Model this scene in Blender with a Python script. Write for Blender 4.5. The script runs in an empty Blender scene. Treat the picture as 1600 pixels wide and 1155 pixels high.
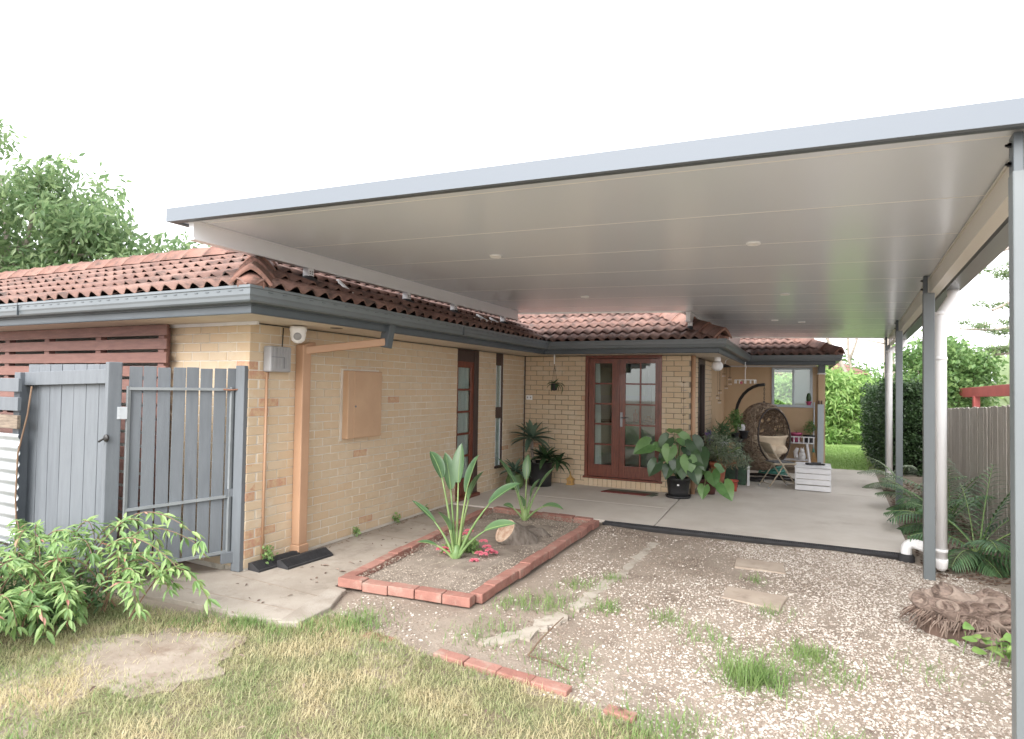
import bpy, bmesh, math, random
import numpy as np
from mathutils import Vector, Matrix
random.seed(7); rng = np.random.default_rng(7)
R = math.radians; PI = math.pi
scene = bpy.context.scene
COL = scene.collection

# ------------------------------------------------------------------ camera
H = 1.67
YAW, PITCH, ROLL, FPX = R(25.489), R(1.556), R(0.891), 947.0
f0 = Vector((-math.sin(YAW), math.cos(YAW), 0)); r0 = Vector((math.cos(YAW), math.sin(YAW), 0)); u0 = Vector((0, 0, 1))
f1 = f0*math.cos(PITCH) + u0*math.sin(PITCH); u1 = u0*math.cos(PITCH) - f0*math.sin(PITCH)
r2 = r0*math.cos(ROLL) + u1*math.sin(ROLL); u2 = u1*math.cos(ROLL) - r0*math.sin(ROLL)
cam = bpy.data.cameras.new('camera'); cam.sensor_width = 36; cam.lens = FPX/1600*36
cam.clip_start = .05; cam.clip_end = 900
cam.dof.use_dof = True; cam.dof.focus_distance = 6.0; cam.dof.aperture_fstop = 3.5
camo = bpy.data.objects.new('camera', cam); COL.objects.link(camo)
camo.matrix_world = Matrix(((r2.x, u2.x, -f1.x, 0), (r2.y, u2.y, -f1.y, 0), (r2.z, u2.z, -f1.z, H), (0, 0, 0, 1)))
scene.camera = camo

# ------------------------------------------------------------------ sky, sun, exposure
SUN_EL, SUN_AZ = R(38), R(188)          # bright overcast, the glow in the cloud stands behind the camera
w = bpy.data.worlds.new('World'); scene.world = w; w.use_nodes = True
nt = w.node_tree; nt.nodes.clear()
sky = nt.nodes.new('ShaderNodeTexSky'); sky.sky_type = 'NISHITA'; sky.sun_disc = False
sky.sun_elevation = SUN_EL; sky.sun_rotation = SUN_AZ; sky.dust_density = 4; sky.air_density = 1; sky.ozone_density = .6
hs = nt.nodes.new('ShaderNodeHueSaturation'); hs.inputs['Saturation'].default_value = .22
bg = nt.nodes.new('ShaderNodeBackground'); bg.inputs[1].default_value = .15
wo = nt.nodes.new('ShaderNodeOutputWorld')
mx = nt.nodes.new('ShaderNodeMix'); mx.data_type = 'RGBA'; mx.inputs[0].default_value = .72      # even cloud deck over the blue sky
mx.inputs[7].default_value = (7.6, 7.7, 7.9, 1)
nt.links.new(sky.outputs[0], hs.inputs['Color']); nt.links.new(hs.outputs[0], mx.inputs[6]); nt.links.new(mx.outputs[2], bg.inputs[0]); nt.links.new(bg.outputs[0], wo.inputs[0])
sl = bpy.data.lights.new('sun', 'SUN'); sl.energy = 1.5; sl.angle = R(50); sl.color = (1, .96, .9)
so = bpy.data.objects.new('sun', sl); COL.objects.link(so)
sd = Vector((math.sin(SUN_AZ)*math.cos(SUN_EL), math.cos(SUN_AZ)*math.cos(SUN_EL), math.sin(SUN_EL)))
so.rotation_euler = sd.to_track_quat('Z', 'Y').to_euler(); so.location = sd*60
vs = scene.view_settings; vs.view_transform = 'Standard'; vs.look = 'None'; vs.gamma = 1; vs.exposure = 1.5

# ------------------------------------------------------------------ materials
def srgb(r, g, b):
    f = lambda c: (c/255/12.92) if c/255 <= .04045 else ((c/255+.055)/1.055)**2.4
    c = (f(r), f(g), f(b)); l = .25*c[0]+.65*c[1]+.1*c[2]; k = DESAT
    return tuple(x*(1-k)+l*k for x in c)+(1,)
DESAT = .24                              # the photograph is high-key and soft in colour
MATS = {}
def mat(n, c1, c2=None, scale=6, rough=.6, bump=0, bscale=60, rnd=0, c3=None, metal=0, spec=.5, stretch=None, trans=0, wear=None, lo=.35, hi=.65, coat=0, coord='pos'):
    """noise mix of two colours, per-piece random mix towards c3, optional bump, translucency and worn blotches"""
    if n in MATS: return MATS[n]
    m = bpy.data.materials.new(n); m.use_nodes = True; t = m.node_tree; N = t.nodes; L = t.links
    b = N['Principled BSDF']; b.inputs['Roughness'].default_value = rough; b.inputs['Metallic'].default_value = metal
    b.inputs['Specular IOR Level'].default_value = spec; b.inputs['Coat Weight'].default_value = coat
    c1 = tuple(c1) + ((1,) if len(c1) == 3 else ())
    geo = N.new('ShaderNodeNewGeometry'); vec = geo.outputs['Position']
    if coord == 'obj':
        tc = N.new('ShaderNodeTexCoord'); vec = tc.outputs['Object']
    if stretch:
        mp = N.new('ShaderNodeMapping'); mp.inputs['Scale'].default_value = stretch; L.new(vec, mp.inputs[0]); vec = mp.outputs[0]
    def noise(s, d=5, r=.6):
        x = N.new('ShaderNodeTexNoise'); x.inputs['Scale'].default_value = s; x.inputs['Detail'].default_value = d; x.inputs['Roughness'].default_value = r
        L.new(vec, x.inputs['Vector']); return x.outputs['Fac']
    def ramp(src, a, bb):
        x = N.new('ShaderNodeMapRange'); x.inputs[1].default_value = a; x.inputs[2].default_value = bb; x.clamp = True
        L.new(src, x.inputs[0]); return x.outputs[0]
    def mix(fac, a, bb):
        x = N.new('ShaderNodeMix'); x.data_type = 'RGBA'
        if isinstance(fac, float): x.inputs['Factor'].default_value = fac
        else: L.new(fac, x.inputs['Factor'])
        for s, k in ((a, 'A'), (bb, 'B')):
            i = [q for q in x.inputs if q.name == k and q.type == 'RGBA'][0]
            if isinstance(s, tuple): i.default_value = s if len(s) == 4 else s+(1,)
            else: L.new(s, i)
        return [q for q in x.outputs if q.type == 'RGBA'][0]
    col = c1
    if c2: col = mix(ramp(noise(scale), lo, hi), c1, c2)
    if rnd:
        oi = N.new('ShaderNodeObjectInfo'); ad = N.new('ShaderNodeMath'); ad.operation = 'ADD'
        L.new(oi.outputs['Random'], ad.inputs[0]); L.new(geo.outputs['Random Per Island'], ad.inputs[1])
        fr = N.new('ShaderNodeMath'); fr.operation = 'FRACT'; L.new(ad.outputs[0], fr.inputs[0])
        pw = N.new('ShaderNodeMath'); pw.operation = 'POWER'; pw.inputs[1].default_value = 1.6; L.new(fr.outputs[0], pw.inputs[0])
        mu = N.new('ShaderNodeMath'); mu.operation = 'MULTIPLY'; mu.inputs[1].default_value = rnd; L.new(pw.outputs[0], mu.inputs[0])
        col = mix(mu.outputs[0], col, c3 if c3 else (0, 0, 0, 1))
    if wear:                                    # (colour, scale, lo, hi)
        col = mix(ramp(noise(wear[1], 8, .7), wear[2], wear[3]), col, wear[0])
    if isinstance(col, tuple): b.inputs['Base Color'].default_value = col
    else: L.new(col, b.inputs['Base Color'])
    if bump:
        bp = N.new('ShaderNodeBump'); bp.inputs['Strength'].default_value = bump; bp.inputs['Distance'].default_value = .01
        L.new(noise(bscale, 4), bp.inputs['Height']); L.new(bp.outputs[0], b.inputs['Normal'])
    if trans:
        tr = N.new('ShaderNodeBsdfTranslucent'); ms = N.new('ShaderNodeMixShader'); ms.inputs[0].default_value = trans
        if isinstance(col, tuple): tr.inputs[0].default_value = col
        else: L.new(col, tr.inputs[0])
        out = N['Material Output']; L.new(b.outputs[0], ms.inputs[1]); L.new(tr.outputs[0], ms.inputs[2]); L.new(ms.outputs[0], out.inputs[0])
    MATS[n] = m; return m
def glass(n, tint=(.9, .95, .93), gl=.07):
    if n in MATS: return MATS[n]
    m = bpy.data.materials.new(n); m.use_nodes = True; t = m.node_tree; N = t.nodes; L = t.links
    N.remove(N['Principled BSDF'])
    a = N.new('ShaderNodeBsdfTransparent'); a.inputs[0].default_value = (*tint, 1)
    g = N.new('ShaderNodeBsdfGlossy'); g.inputs['Roughness'].default_value = .02
    lw = N.new('ShaderNodeLayerWeight'); lw.inputs[0].default_value = .5; fr = N.new('ShaderNodeMath'); fr.operation = 'POWER'; fr.inputs[1].default_value = 5; L.new(lw.outputs['Facing'], fr.inputs[0])
    ad = N.new('ShaderNodeMath'); ad.operation = 'ADD'; ad.inputs[1].default_value = gl; ad.use_clamp = True; L.new(fr.outputs[0], ad.inputs[0])
    ms = N.new('ShaderNodeMixShader'); L.new(ad.outputs[0], ms.inputs[0]); L.new(a.outputs[0], ms.inputs[1]); L.new(g.outputs[0], ms.inputs[2])
    L.new(ms.outputs[0], N['Material Output'].inputs[0]); MATS[n] = m; return m

M_BRICK = mat('tan_brick', srgb(208, 181, 142), srgb(214, 190, 155), 5, .85, .35, 90, .55, srgb(212, 176, 130), wear=(srgb(216, 203, 184), 3.2, .56, .8))
M_BRICKP = mat('blotched_brick', srgb(196, 138, 106), srgb(208, 174, 128), 22, .85, .3, 90)
M_MORTAR = mat('mortar_pale', srgb(226, 217, 203), srgb(206, 195, 178), 2.5, .95, .5, 120, wear=(srgb(152, 138, 119), .9, .60, .72))
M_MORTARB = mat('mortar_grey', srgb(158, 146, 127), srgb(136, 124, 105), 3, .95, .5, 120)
M_TILE = mat('terracotta_tile', srgb(136, 96, 82), srgb(112, 78, 69), 9, .75, .6, 55, .6, srgb(150, 113, 99), wear=(srgb(66, 54, 50), 5, .48, .68))
M_CAP = mat('ridge_tile', srgb(150, 102, 85), srgb(126, 86, 74), 7, .8, .6, 60, .4, srgb(162, 120, 102), wear=(srgb(80, 66, 60), 8, .52, .70))
M_DECK = mat('roof_underlay', srgb(64, 46, 40), rough=.9)
M_GUT = mat('gutter_grey', srgb(108, 117, 124), srgb(102, 111, 118), 2, .32, 0)
M_FASC = mat('fascia_grey', srgb(86, 96, 104), srgb(80, 90, 98), 3, .42)
M_POST = mat('post_grey', srgb(110, 118, 122), srgb(104, 112, 116), 2, .4)
M_SOFF = mat('soffit_cream', srgb(214, 200, 182), srgb(206, 192, 172), 3, .6)
M_CEIL = mat('panel_cream', srgb(228, 235, 248), rough=.2, spec=.65)
M_SEAM = mat('seam_white', srgb(238, 236, 232), rough=.5)
M_ALU = mat('silver_white_beam', srgb(240, 242, 248), rough=.3)
M_CREAMB = mat('cream_beam', srgb(216, 210, 198), rough=.35)
M_PVC = mat('white_pvc', srgb(246, 246, 248), rough=.4)
M_BLACKR = mat('black_rubber', srgb(44, 44, 48), srgb(56, 56, 60), 8, .75, .3, 40)
M_BLACK = mat('black_metal', srgb(34, 32, 33), rough=.42)
M_BOLT = mat('steel_bolt', srgb(130, 130, 134), rough=.35, metal=.8)
M_TANP = mat('tan_paint', srgb(196, 148, 108), srgb(188, 141, 102), 3, .55, .08, 40)
M_METER = mat('tan_meter_paint', srgb(200, 158, 116), srgb(193, 151, 110), 4, .5)
M_TANW = mat('tan_render', srgb(204, 170, 126), srgb(196, 162, 119), 2, .85, .15, 60)
M_BROWN = mat('dark_brown_timber', srgb(80, 58, 52), srgb(68, 50, 46), 8, .5, .15, 60, stretch=(6, 6, 1))
M_REDW = mat('stained_red_timber', srgb(132, 58, 30), srgb(102, 44, 23), 6, .34, .12, 60, stretch=(9, 9, 1), coat=.2)
M_GLASS = glass('pane_glass')
M_CURT = mat('white_curtain', srgb(226, 228, 230), rough=.9, trans=.35)
M_INT = mat('interior_wall', srgb(196, 200, 196), rough=.9)
M_CAB = mat('cream_cabinet', srgb(200, 204, 184), rough=.5)
M_STONE = mat('dark_benchtop', srgb(44, 42, 44), rough=.25)
M_CONC = mat('patio_concrete', srgb(208, 200, 190), srgb(194, 184, 173), 1.3, .82, .15, 90, wear=(srgb(164, 148, 133), .9, .58, .85))
M_PATH = mat('old_path_concrete', srgb(172, 161, 148), srgb(150, 138, 124), 1.8, .9, .4, 60, wear=(srgb(118, 105, 92), 2.3, .52, .74))
M_GPAINT = mat('grey_fence_paint', srgb(104, 111, 119), srgb(94, 101, 109), 4, .6, .25, 40, .35, srgb(114, 121, 128), stretch=(5, 5, .7), wear=(srgb(128, 132, 134), 14, .66, .8))
M_REDSL = mat('red_brown_slat', srgb(146, 102, 92), srgb(124, 86, 78), 5, .62, .25, 50, .45, srgb(156, 96, 76), stretch=(1, 6, 6))
M_WEATH = mat('weathered_timber', srgb(146, 128, 108), srgb(104, 90, 76), 6, .85, .5, 60, stretch=(1, 6, 8))
M_GALV = mat('galvanised_sheet', srgb(196, 202, 208), srgb(180, 186, 193), 3, .35, metal=.35)
M_PALE = mat('grey_paling', srgb(186, 179, 170), srgb(156, 147, 138), 5, .88, .5, 60, .5, srgb(202, 196, 188), stretch=(9, 9, .6))
M_EDGE = mat('red_edging_brick', srgb(166, 106, 90), srgb(146, 92, 78), 10, .9, .5, 80, .5, srgb(178, 128, 112), wear=(srgb(168, 148, 132), 6, .52, .74))
M_SOIL = mat('soil', srgb(142, 126, 110), srgb(164, 149, 133), 3.2, .97, .9, 50, wear=(srgb(114, 96, 81), 1.6, .48, .68))
M_BED = mat('bed_soil', srgb(136, 122, 108), srgb(152, 138, 124), 5, .97, .8, 60, wear=(srgb(108, 92, 79), 2.6, .5, .7))
M_STN = mat('white_gravel', srgb(216, 208, 198), srgb(196, 186, 175), 15, .88, .3, 120, 1.0, srgb(144, 124, 108))
M_CHIP = mat('bark_chip', srgb(140, 116, 96), srgb(106, 82, 65), 20, .92, .3, 90, .8, srgb(186, 170, 152))
M_GRASS = mat('lawn_blade', srgb(124, 152, 74), srgb(204, 189, 140), 2.3, .7, 0, 60, .75, srgb(218, 203, 156), trans=.45, lo=.40, hi=.62)
M_GREEN = mat('green_blade', srgb(96, 142, 52), srgb(122, 158, 66), 5, .6, 0, 60, .6, srgb(150, 170, 84), trans=.35)
M_LAWN = mat('far_lawn', srgb(136, 172, 62), srgb(112, 152, 50), 2, .9, .6, 70)
M_PAVER = mat('sandstone_paver', srgb(182, 164, 146), srgb(166, 147, 129), 4, .9, .4, 60, wear=(srgb(144, 126, 110), 7, .55, .75))
def leafmat(n, a, b, c, rough=.45, tr=.28, sc=8): return mat(n, a, b, sc, rough, 0, 60, .8, c, trans=tr)
M_STREL = leafmat('strelitzia_leaf', srgb(58, 98, 56), srgb(74, 114, 66), srgb(98, 136, 80), .32, .15)
M_STEM = leafmat('green_stem', srgb(120, 156, 78), srgb(98, 138, 66), srgb(150, 172, 86), .45, .1)
M_AGAVE = leafmat('agave_leaf', srgb(86, 116, 98), srgb(72, 104, 82), srgb(116, 142, 114), .5, .1)
M_DARKL = leafmat('dark_glossy_leaf', srgb(48, 84, 46), srgb(36, 68, 38), srgb(74, 112, 58), .34, .15)
M_PHIL = leafmat('philodendron_leaf', srgb(92, 148, 60), srgb(70, 124, 52), srgb(126, 172, 82), .36, .25, 12)
M_GREYL = leafmat('grey_green_leaf', srgb(122, 140, 110), srgb(98, 120, 88), srgb(156, 170, 142), .6, .2)
M_SHRUB = leafmat('shrub_leaf', srgb(118, 164, 76), srgb(94, 142, 64), srgb(170, 200, 104), .42, .4)
M_PINKL = leafmat('pink_new_leaf', srgb(196, 120, 108), srgb(176, 104, 90), srgb(210, 150, 130), .5, .3)
M_TREEL = leafmat('tree_leaf', srgb(112, 148, 88), srgb(90, 128, 74), srgb(160, 186, 118), .4, .55)
M_HEDGE = leafmat('hedge_leaf', srgb(46, 78, 36), srgb(34, 62, 30), srgb(70, 104, 46), .42, .2)
M_BAMB = leafmat('bright_bush_leaf', srgb(128, 176, 62), srgb(98, 152, 48), srgb(172, 204, 96), .5, .4)
M_MIDT = leafmat('mid_tree_leaf', srgb(94, 142, 56), srgb(70, 116, 46), srgb(132, 168, 76), .45, .4)
M_FEATH = leafmat('feathery_leaf', srgb(104, 132, 74), srgb(86, 114, 62), srgb(134, 156, 96), .5, .4)
M_PALM = leafmat('palm_leaflet', srgb(58, 104, 58), srgb(44, 86, 48), srgb(98, 142, 78), .4, .2)
M_BANANA = leafmat('banana_leaf', srgb(142, 170, 112), srgb(162, 186, 128), srgb(176, 190, 136), .45, .4)
M_BARK = mat('grey_bark', srgb(176, 162, 150), srgb(140, 127, 116), 8, .9, .7, 30, stretch=(3, 3, .6))
M_TWIG = mat('twig', srgb(140, 108, 78), srgb(116, 88, 66), 10, .9)
M_STUMP = mat('palm_stump_fibre', srgb(148, 124, 110), srgb(98, 78, 68), 14, .92, .8, 50, .6, srgb(178, 158, 142), stretch=(2, 2, 6))
M_FIBRE = mat('root_fibre', srgb(112, 86, 72), srgb(84, 64, 54), 10, .95, 0, 50, .8, srgb(168, 146, 130))
M_LOGB = mat('log_bark', srgb(132, 120, 108), srgb(98, 86, 76), 9, .92, .8, 40, stretch=(3, 3, 1))
M_LOGC = mat('log_cut', srgb(206, 182, 156), srgb(170, 122, 92), 16, .9, .4, 60)
M_TERRA = mat('terracotta_pot', srgb(196, 112, 76), srgb(182, 100, 66), 6, .8)
M_PINK = mat('pink_petal', srgb(248, 128, 150), srgb(238, 104, 132), 20, .6, trans=.3)
M_MAGENTA = mat('magenta_pot', srgb(190, 64, 116), rough=.5)
M_BPOT = mat('black_pot', srgb(40, 40, 42), srgb(48, 48, 50), 6, .5)
M_GPOT = mat('green_pot', srgb(88, 122, 52), srgb(76, 108, 46), 5, .35)
M_GOLD = mat('gold_paint', srgb(206, 156, 42), srgb(176, 122, 30), 12, .4, .2, 50)
M_WICK = mat('brown_wicker', srgb(134, 110, 88), srgb(100, 78, 63), 14, .5, 0, 50, .7, srgb(186, 162, 134))
M_CUSH = mat('cream_cushion', srgb(214, 192, 160), srgb(204, 180, 148), 6, .9, .2, 60)
M_CHAIR = mat('beige_enamel', srgb(180, 164, 138), srgb(172, 156, 130), 5, .45)
M_SEATG = mat('grey_seat', srgb(98, 100, 104), rough=.7)
M_WHITEP = mat('white_paint', srgb(226, 226, 230), srgb(216, 216, 220), 6, .6)
M_WHITE = mat('white_gloss', srgb(238, 238, 240), rough=.4)
M_BLUEG = mat('pale_blue_grey_board', srgb(178, 190, 200), rough=.6)
M_STRAW = mat('straw', srgb(190, 146, 84), srgb(160, 116, 62), 20, .9, stretch=(20, 20, 1))
M_RED = mat('red_pot', srgb(198, 72, 44), rough=.55)
M_REDPG = mat('red_pergola_paint', srgb(172, 66, 58), srgb(156, 58, 52), 4, .55)
M_TEAL = mat('teal_plastic', srgb(30, 128, 112), rough=.5)
M_PURP = mat('purple_flower', srgb(120, 92, 176), rough=.7)
M_GREYBOX = mat('grey_plastic', srgb(162, 162, 166), srgb(152, 152, 156), 8, .5)
M_MATR = mat('red_doormat', srgb(136, 56, 50), srgb(100, 48, 44), 18, .95, .6, 90)
M_MATG = mat('green_doormat', srgb(74, 100, 78), srgb(96, 88, 76), 18, .95, .6, 90)
M_LENS = mat('dark_lens', srgb(22, 22, 26), rough=.12)
M_STRIP = mat('pale_concrete_strip', srgb(184, 174, 160), srgb(164, 152, 137), 6, .92, .4, 70, wear=(srgb(140, 124, 108), 9, .5, .7))
M_RUST = mat('rusty_chain', srgb(142, 92, 64), rough=.8)

# ------------------------------------------------------------------ mesh builder
def V3(*a): return Vector(a)
class MB:
    def __init__(s): s.v = []; s.f = []; s.mi = []; s.cur = 0
    def add(s, vs, fs):
        k = len(s.v); s.v.extend([tuple(p) for p in vs]); s.f.extend([tuple(i+k for i in q) for q in fs]); s.mi.extend([s.cur]*len(fs)); return s
    def box(s, x0, x1, y0, y1, z0, z1, M=None):
        vs = [Vector((x, y, z)) for z in (z0, z1) for y in (y0, y1) for x in (x0, x1)]
        if M: vs = [M @ p for p in vs]
        return s.add(vs, [(0, 2, 3, 1), (4, 5, 7, 6), (0, 1, 5, 4), (2, 6, 7, 3), (0, 4, 6, 2), (1, 3, 7, 5)])
    def cb(s, c, sz, rz=0, M=None):
        T = Matrix.Translation(c) @ Matrix.Rotation(rz, 4, 'Z')
        if M: T = T @ M
        return s.box(-sz[0]/2, sz[0]/2, -sz[1]/2, sz[1]/2, -sz[2]/2, sz[2]/2, T)
    def bar(s, a, b, w, h, up=(0, 0, 1)):          # rectangular bar from a to b
        a = Vector(a); b = Vector(b); d = (b-a); L = d.length; d.normalize(); up = Vector(up)
        x = d.cross(up)
        if x.length < 1e-4: x = d.cross(Vector((1, 0, 0)))
        x.normalize(); z = x.cross(d)
        T = Matrix(((x.x, d.x, z.x, a.x), (x.y, d.y, z.y, a.y), (x.z, d.z, z.z, a.z), (0, 0, 0, 1)))
        return s.box(-w/2, w/2, 0, L, -h/2, h/2, T)
    def tube(s, pts, r, n=8, cap=True):
        pts = [Vector(p) for p in pts]; rs = r if isinstance(r, (list, tuple)) else [r]*len(pts)
        k = len(s.v); x = None
        for i, p in enumerate(pts):
            d = (pts[min(i+1, len(pts)-1)]-pts[max(i-1, 0)]).normalized()
            if x is None:
                x = d.cross(Vector((0, 0, 1)));  x = x if x.length > .05 else d.cross(Vector((1, 0, 0)))
            else: x = x - d*x.dot(d)
            x.normalize(); y = d.cross(x)
            for j in range(n):
                a = 2*PI*j/n; s.v.append(tuple(p + (x*math.cos(a)+y*math.sin(a))*rs[i]))
        for i in range(len(pts)-1):
            for j in range(n):
                s.f.append((k+i*n+j, k+i*n+(j+1) % n, k+(i+1)*n+(j+1) % n, k+(i+1)*n+j)); s.mi.append(s.cur)
        if cap:
            s.f.append(tuple(k+j for j in range(n))[::-1]); s.mi.append(s.cur)
            s.f.append(tuple(k+(len(pts)-1)*n+j for j in range(n))); s.mi.append(s.cur)
        return s
    def lathe(s, prof, n=20, c=(0, 0, 0), M=None):
        k = len(s.v); c = Vector(c)
        for r, z in prof:
            for j in range(n):
                a = 2*PI*j/n; p = Vector((r*math.cos(a), r*math.sin(a), z)); p = (M @ p if M else p)+c; s.v.append(tuple(p))
        for i in range(len(prof)-1):
            for j in range(n):
                s.f.append((k+i*n+j, k+i*n+(j+1) % n, k+(i+1)*n+(j+1) % n, k+(i+1)*n+j)); s.mi.append(s.cur)
        return s
    def prism(s, poly, z0, z1):
        n = len(poly); k = len(s.v)
        s.v.extend([(x, y, z0) for x, y in poly]); s.v.extend([(x, y, z1) for x, y in poly])
        fs = [tuple(k+i for i in range(n))[::-1], tuple(k+n+i for i in range(n))]
        fs += [(k+i, k+(i+1) % n, k+n+(i+1) % n, k+n+i) for i in range(n)]
        s.f += fs; s.mi += [s.cur]*len(fs); return s
    def leaf(s, p, d, up, L, W, bend=.3, fold=.25, n=5, shape=None):
        """blade from p along d, drooping by bend (rad), V-folded; three verts across"""
        p = Vector(p); d = Vector(d).normalized(); up = Vector(up); side = d.cross(up)
        if side.length < 1e-3: side = d.cross(Vector((1, .3, 0)))
        side.normalize(); up = side.cross(d); k = len(s.v); st = L/n
        for i in range(n+1):
            t = i/n; wv = W*(shape(t) if shape else math.sin(PI*(.06+.94*t)**.8)); wv = max(wv, .0008)
            c = p + up*0
            s.v.append(tuple(c - side*wv*.5 + up*wv*fold)); s.v.append(tuple(c)); s.v.append(tuple(c + side*wv*.5 + up*wv*fold))
            rot = Matrix.Rotation(-bend/n, 3, side); d = rot @ d; up = rot @ up; p = p + d*st
        for i in range(n):
            a = k+i*3
            s.f += [(a, a+1, a+4, a+3), (a+1, a+2, a+5, a+4)]; s.mi += [s.cur]*2
        return s
    def build(s, name, m, parent=None, smooth=False, bevel=0):
        me = bpy.data.meshes.new(name); me.from_pydata(s.v, [], s.f)
        for q in (m if isinstance(m, (list, tuple)) else [m]): me.materials.append(q)
        if any(s.mi): me.polygons.foreach_set('material_index', s.mi)
        if smooth: me.polygons.foreach_set('use_smooth', [True]*len(s.f))
        me.update(); return link(name, me, parent, bevel)
def link(name, me, parent=None, bevel=0):
    o = bpy.data.objects.new(name, me); COL.objects.link(o)
    if parent is not None:
        o.parent = parent
        if parent.type == 'EMPTY': o.matrix_parent_inverse = Matrix.Translation(-parent.location)
    if bevel:
        b = o.modifiers.new('bevel', 'BEVEL'); b.width = bevel; b.segments = 2; b.limit_method = 'ANGLE'
    return o
def tag(o, label, cat, group=None, kind=None):
    if label: o['label'] = label
    if cat: o['category'] = cat
    if group: o['group'] = group
    if kind: o['kind'] = kind
    return o
def thing(name, label, cat, loc=(0, 0, 0), group=None):
    o = bpy.data.objects.new(name, None); COL.objects.link(o); o.location = loc; o.empty_display_size = .1
    return tag(o, label, cat, group)
def struct(o): o['kind'] = 'structure'; return o
def npmesh(name, verts, faces, m, parent=None, smooth=False):
    """fast mesh from numpy arrays; faces (n,k)"""
    me = bpy.data.meshes.new(name); nf, k = faces.shape
    me.vertices.add(len(verts)); me.vertices.foreach_set('co', verts.astype(np.float32).ravel())
    me.loops.add(nf*k); me.loops.foreach_set('vertex_index', faces.astype(np.int32).ravel())
    me.polygons.add(nf); me.polygons.foreach_set('loop_start', np.arange(0, nf*k, k, dtype=np.int32))
    me.polygons.foreach_set('use_smooth', np.full(nf, bool(smooth)))
    me.materials.append(m); me.update(calc_edges=True); me.validate()
    return link(name, me, parent)
def instmesh(name, tv, tf, mats, m, parent=None, smooth=False):
    """many transformed copies of a template (verts tv, faces tf) in one mesh; mats = (n,3,4)"""
    n = len(mats); tv = np.asarray(tv, float); tf = np.asarray(tf, int)
    v = np.einsum('nij,vj->nvi', mats[:, :, :3], tv) + mats[:, None, :, 3]
    f = (tf[None] + (np.arange(n)*len(tv))[:, None, None]).reshape(-1, tf.shape[1])
    return npmesh(name, v.reshape(-1, 3), f, m, parent, smooth)
def rotmats(n, droop=0.0, spread=1.0):
    """random orthonormal frames: local y = leaf direction"""
    d = rng.normal(size=(n, 3))*spread; d[:, 2] -= droop; d /= np.linalg.norm(d, axis=1, keepdims=True)
    a = rng.normal(size=(n, 3)); x = np.cross(d, a); x /= np.linalg.norm(x, axis=1, keepdims=True); z = np.cross(x, d)
    return np.stack([x, d, z], axis=2)
LEAF_V = [(0, 0, 0), (.5, .45, .12), (0, 1, 0), (-.5, .45, .12), (0, .45, 0)]
LEAF_F = [(0, 1, 4), (1, 2, 4), (2, 3, 4), (3, 0, 4)]
def foliage(name, pts, L, W, m, parent=None, droop=.4, var=.35, spread=1.0):
    pts = np.asarray(pts, float); n = len(pts); Rm = rotmats(n, droop, spread); sc = 1+rng.uniform(-var, var, n)
    A = np.zeros((n, 3, 4)); A[:, :, 0] = Rm[:, :, 0]*(W*sc)[:, None]; A[:, :, 1] = Rm[:, :, 1]*(L*sc)[:, None]; A[:, :, 2] = Rm[:, :, 2]*(W*sc)[:, None]; A[:, :, 3] = pts
    return instmesh(name, LEAF_V, LEAF_F, A, m, parent)
def clumps(centres, per, rad):
    c = np.asarray(centres, float); i = rng.integers(0, len(c), per*len(c)); d = rng.normal(size=(len(i), 3)); d /= np.linalg.norm(d, axis=1, keepdims=True)
    return c[i] + d*(rng.uniform(0, 1, (len(i), 1))**.5)*np.asarray(rad)

def ragged(poly, step=.06, amp=.022):
    out = []; n = len(poly)
    for i in range(n):
        a, b = Vector(poly[i]), Vector(poly[(i+1) % n]); m = max(1, int((b-a).length/step)); nn = Vector((b.y-a.y, a.x-b.x)).normalized()
        for j in range(m): p = a.lerp(b, j/m)+nn*random.gauss(0, amp); out.append((p.x, p.y))
    return out
# ------------------------------------------------------------------ the ground, path, patio and lawn
g = MB(); GX = np.concatenate([np.linspace(-200, -12, 12), np.linspace(-11, 6, 70), np.linspace(7, 200, 12)]); GY = np.concatenate([np.linspace(-60, -2, 8), np.linspace(-1.5, 16, 72), np.linspace(17, 260, 16)])
def gh(x, y):
    a = .010*math.sin(x*2.3+1.1)*math.cos(y*1.7)+.006*math.sin(x*5.1+y*4.3)
    return -.045 + (a if -11 < x < 6 and -1.5 < y < 16 else 0)
vs_ = [(x, y, gh(x, y)) for y in GY for x in GX]; nx = len(GX)
g.add(vs_, [(j*nx+i, j*nx+i+1, (j+1)*nx+i+1, (j+1)*nx+i) for j in range(len(GY)-1) for i in range(nx-1)])
struct(g.build('ground', M_SOIL, smooth=True))
# patio slab: four poured bays with open joints
pat = MB(); pat.prism([(-4.47, 7.46), (1.03, 7.51), (1.395, 14.79), (-1.57, 14.79), (-1.57, 9.9), (-4.47, 9.9)], -.2, -.02)
pat = struct(pat.build('patio', M_PATH))
for poly in ([(-4.47, 8.63), (-1.655, 8.63), (-1.67, 9.905), (-4.47, 9.905)], [(-4.47, 7.45), (-1.615, 7.45), (-1.652, 8.617), (-4.47, 8.617)],
             [(-1.598, 7.45), (1.04, 7.5), (1.22, 11.2), (-1.57, 11.2), (-1.57, 9.915), (-1.653, 9.915)], [(-1.57, 11.215), (1.22, 11.215), (1.4, 14.8), (-1.57, 14.8)]):
    MB().prism(poly, -.12, 0).build('concrete_bay', M_CONC, pat, bevel=.006)
pth = MB(); pth.prism([(-4.47, 7.435), (-3.80, 7.435), (-3.50, 3.98)]+ragged([(-3.36, 3.95), (-3.22, 3.58), (-3.22, 3.28), (-3.55, 3.16), (-4.2, 3.2), (-5.05, 3.0), (-5.3, 3.25)], .09, .016)[:-12]+[(-5.3, 3.25), (-4.62, 3.93), (-4.47, 4.0)], -.1, -.018)
pth = struct(pth.build('path', M_PATH, bevel=.012))
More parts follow.
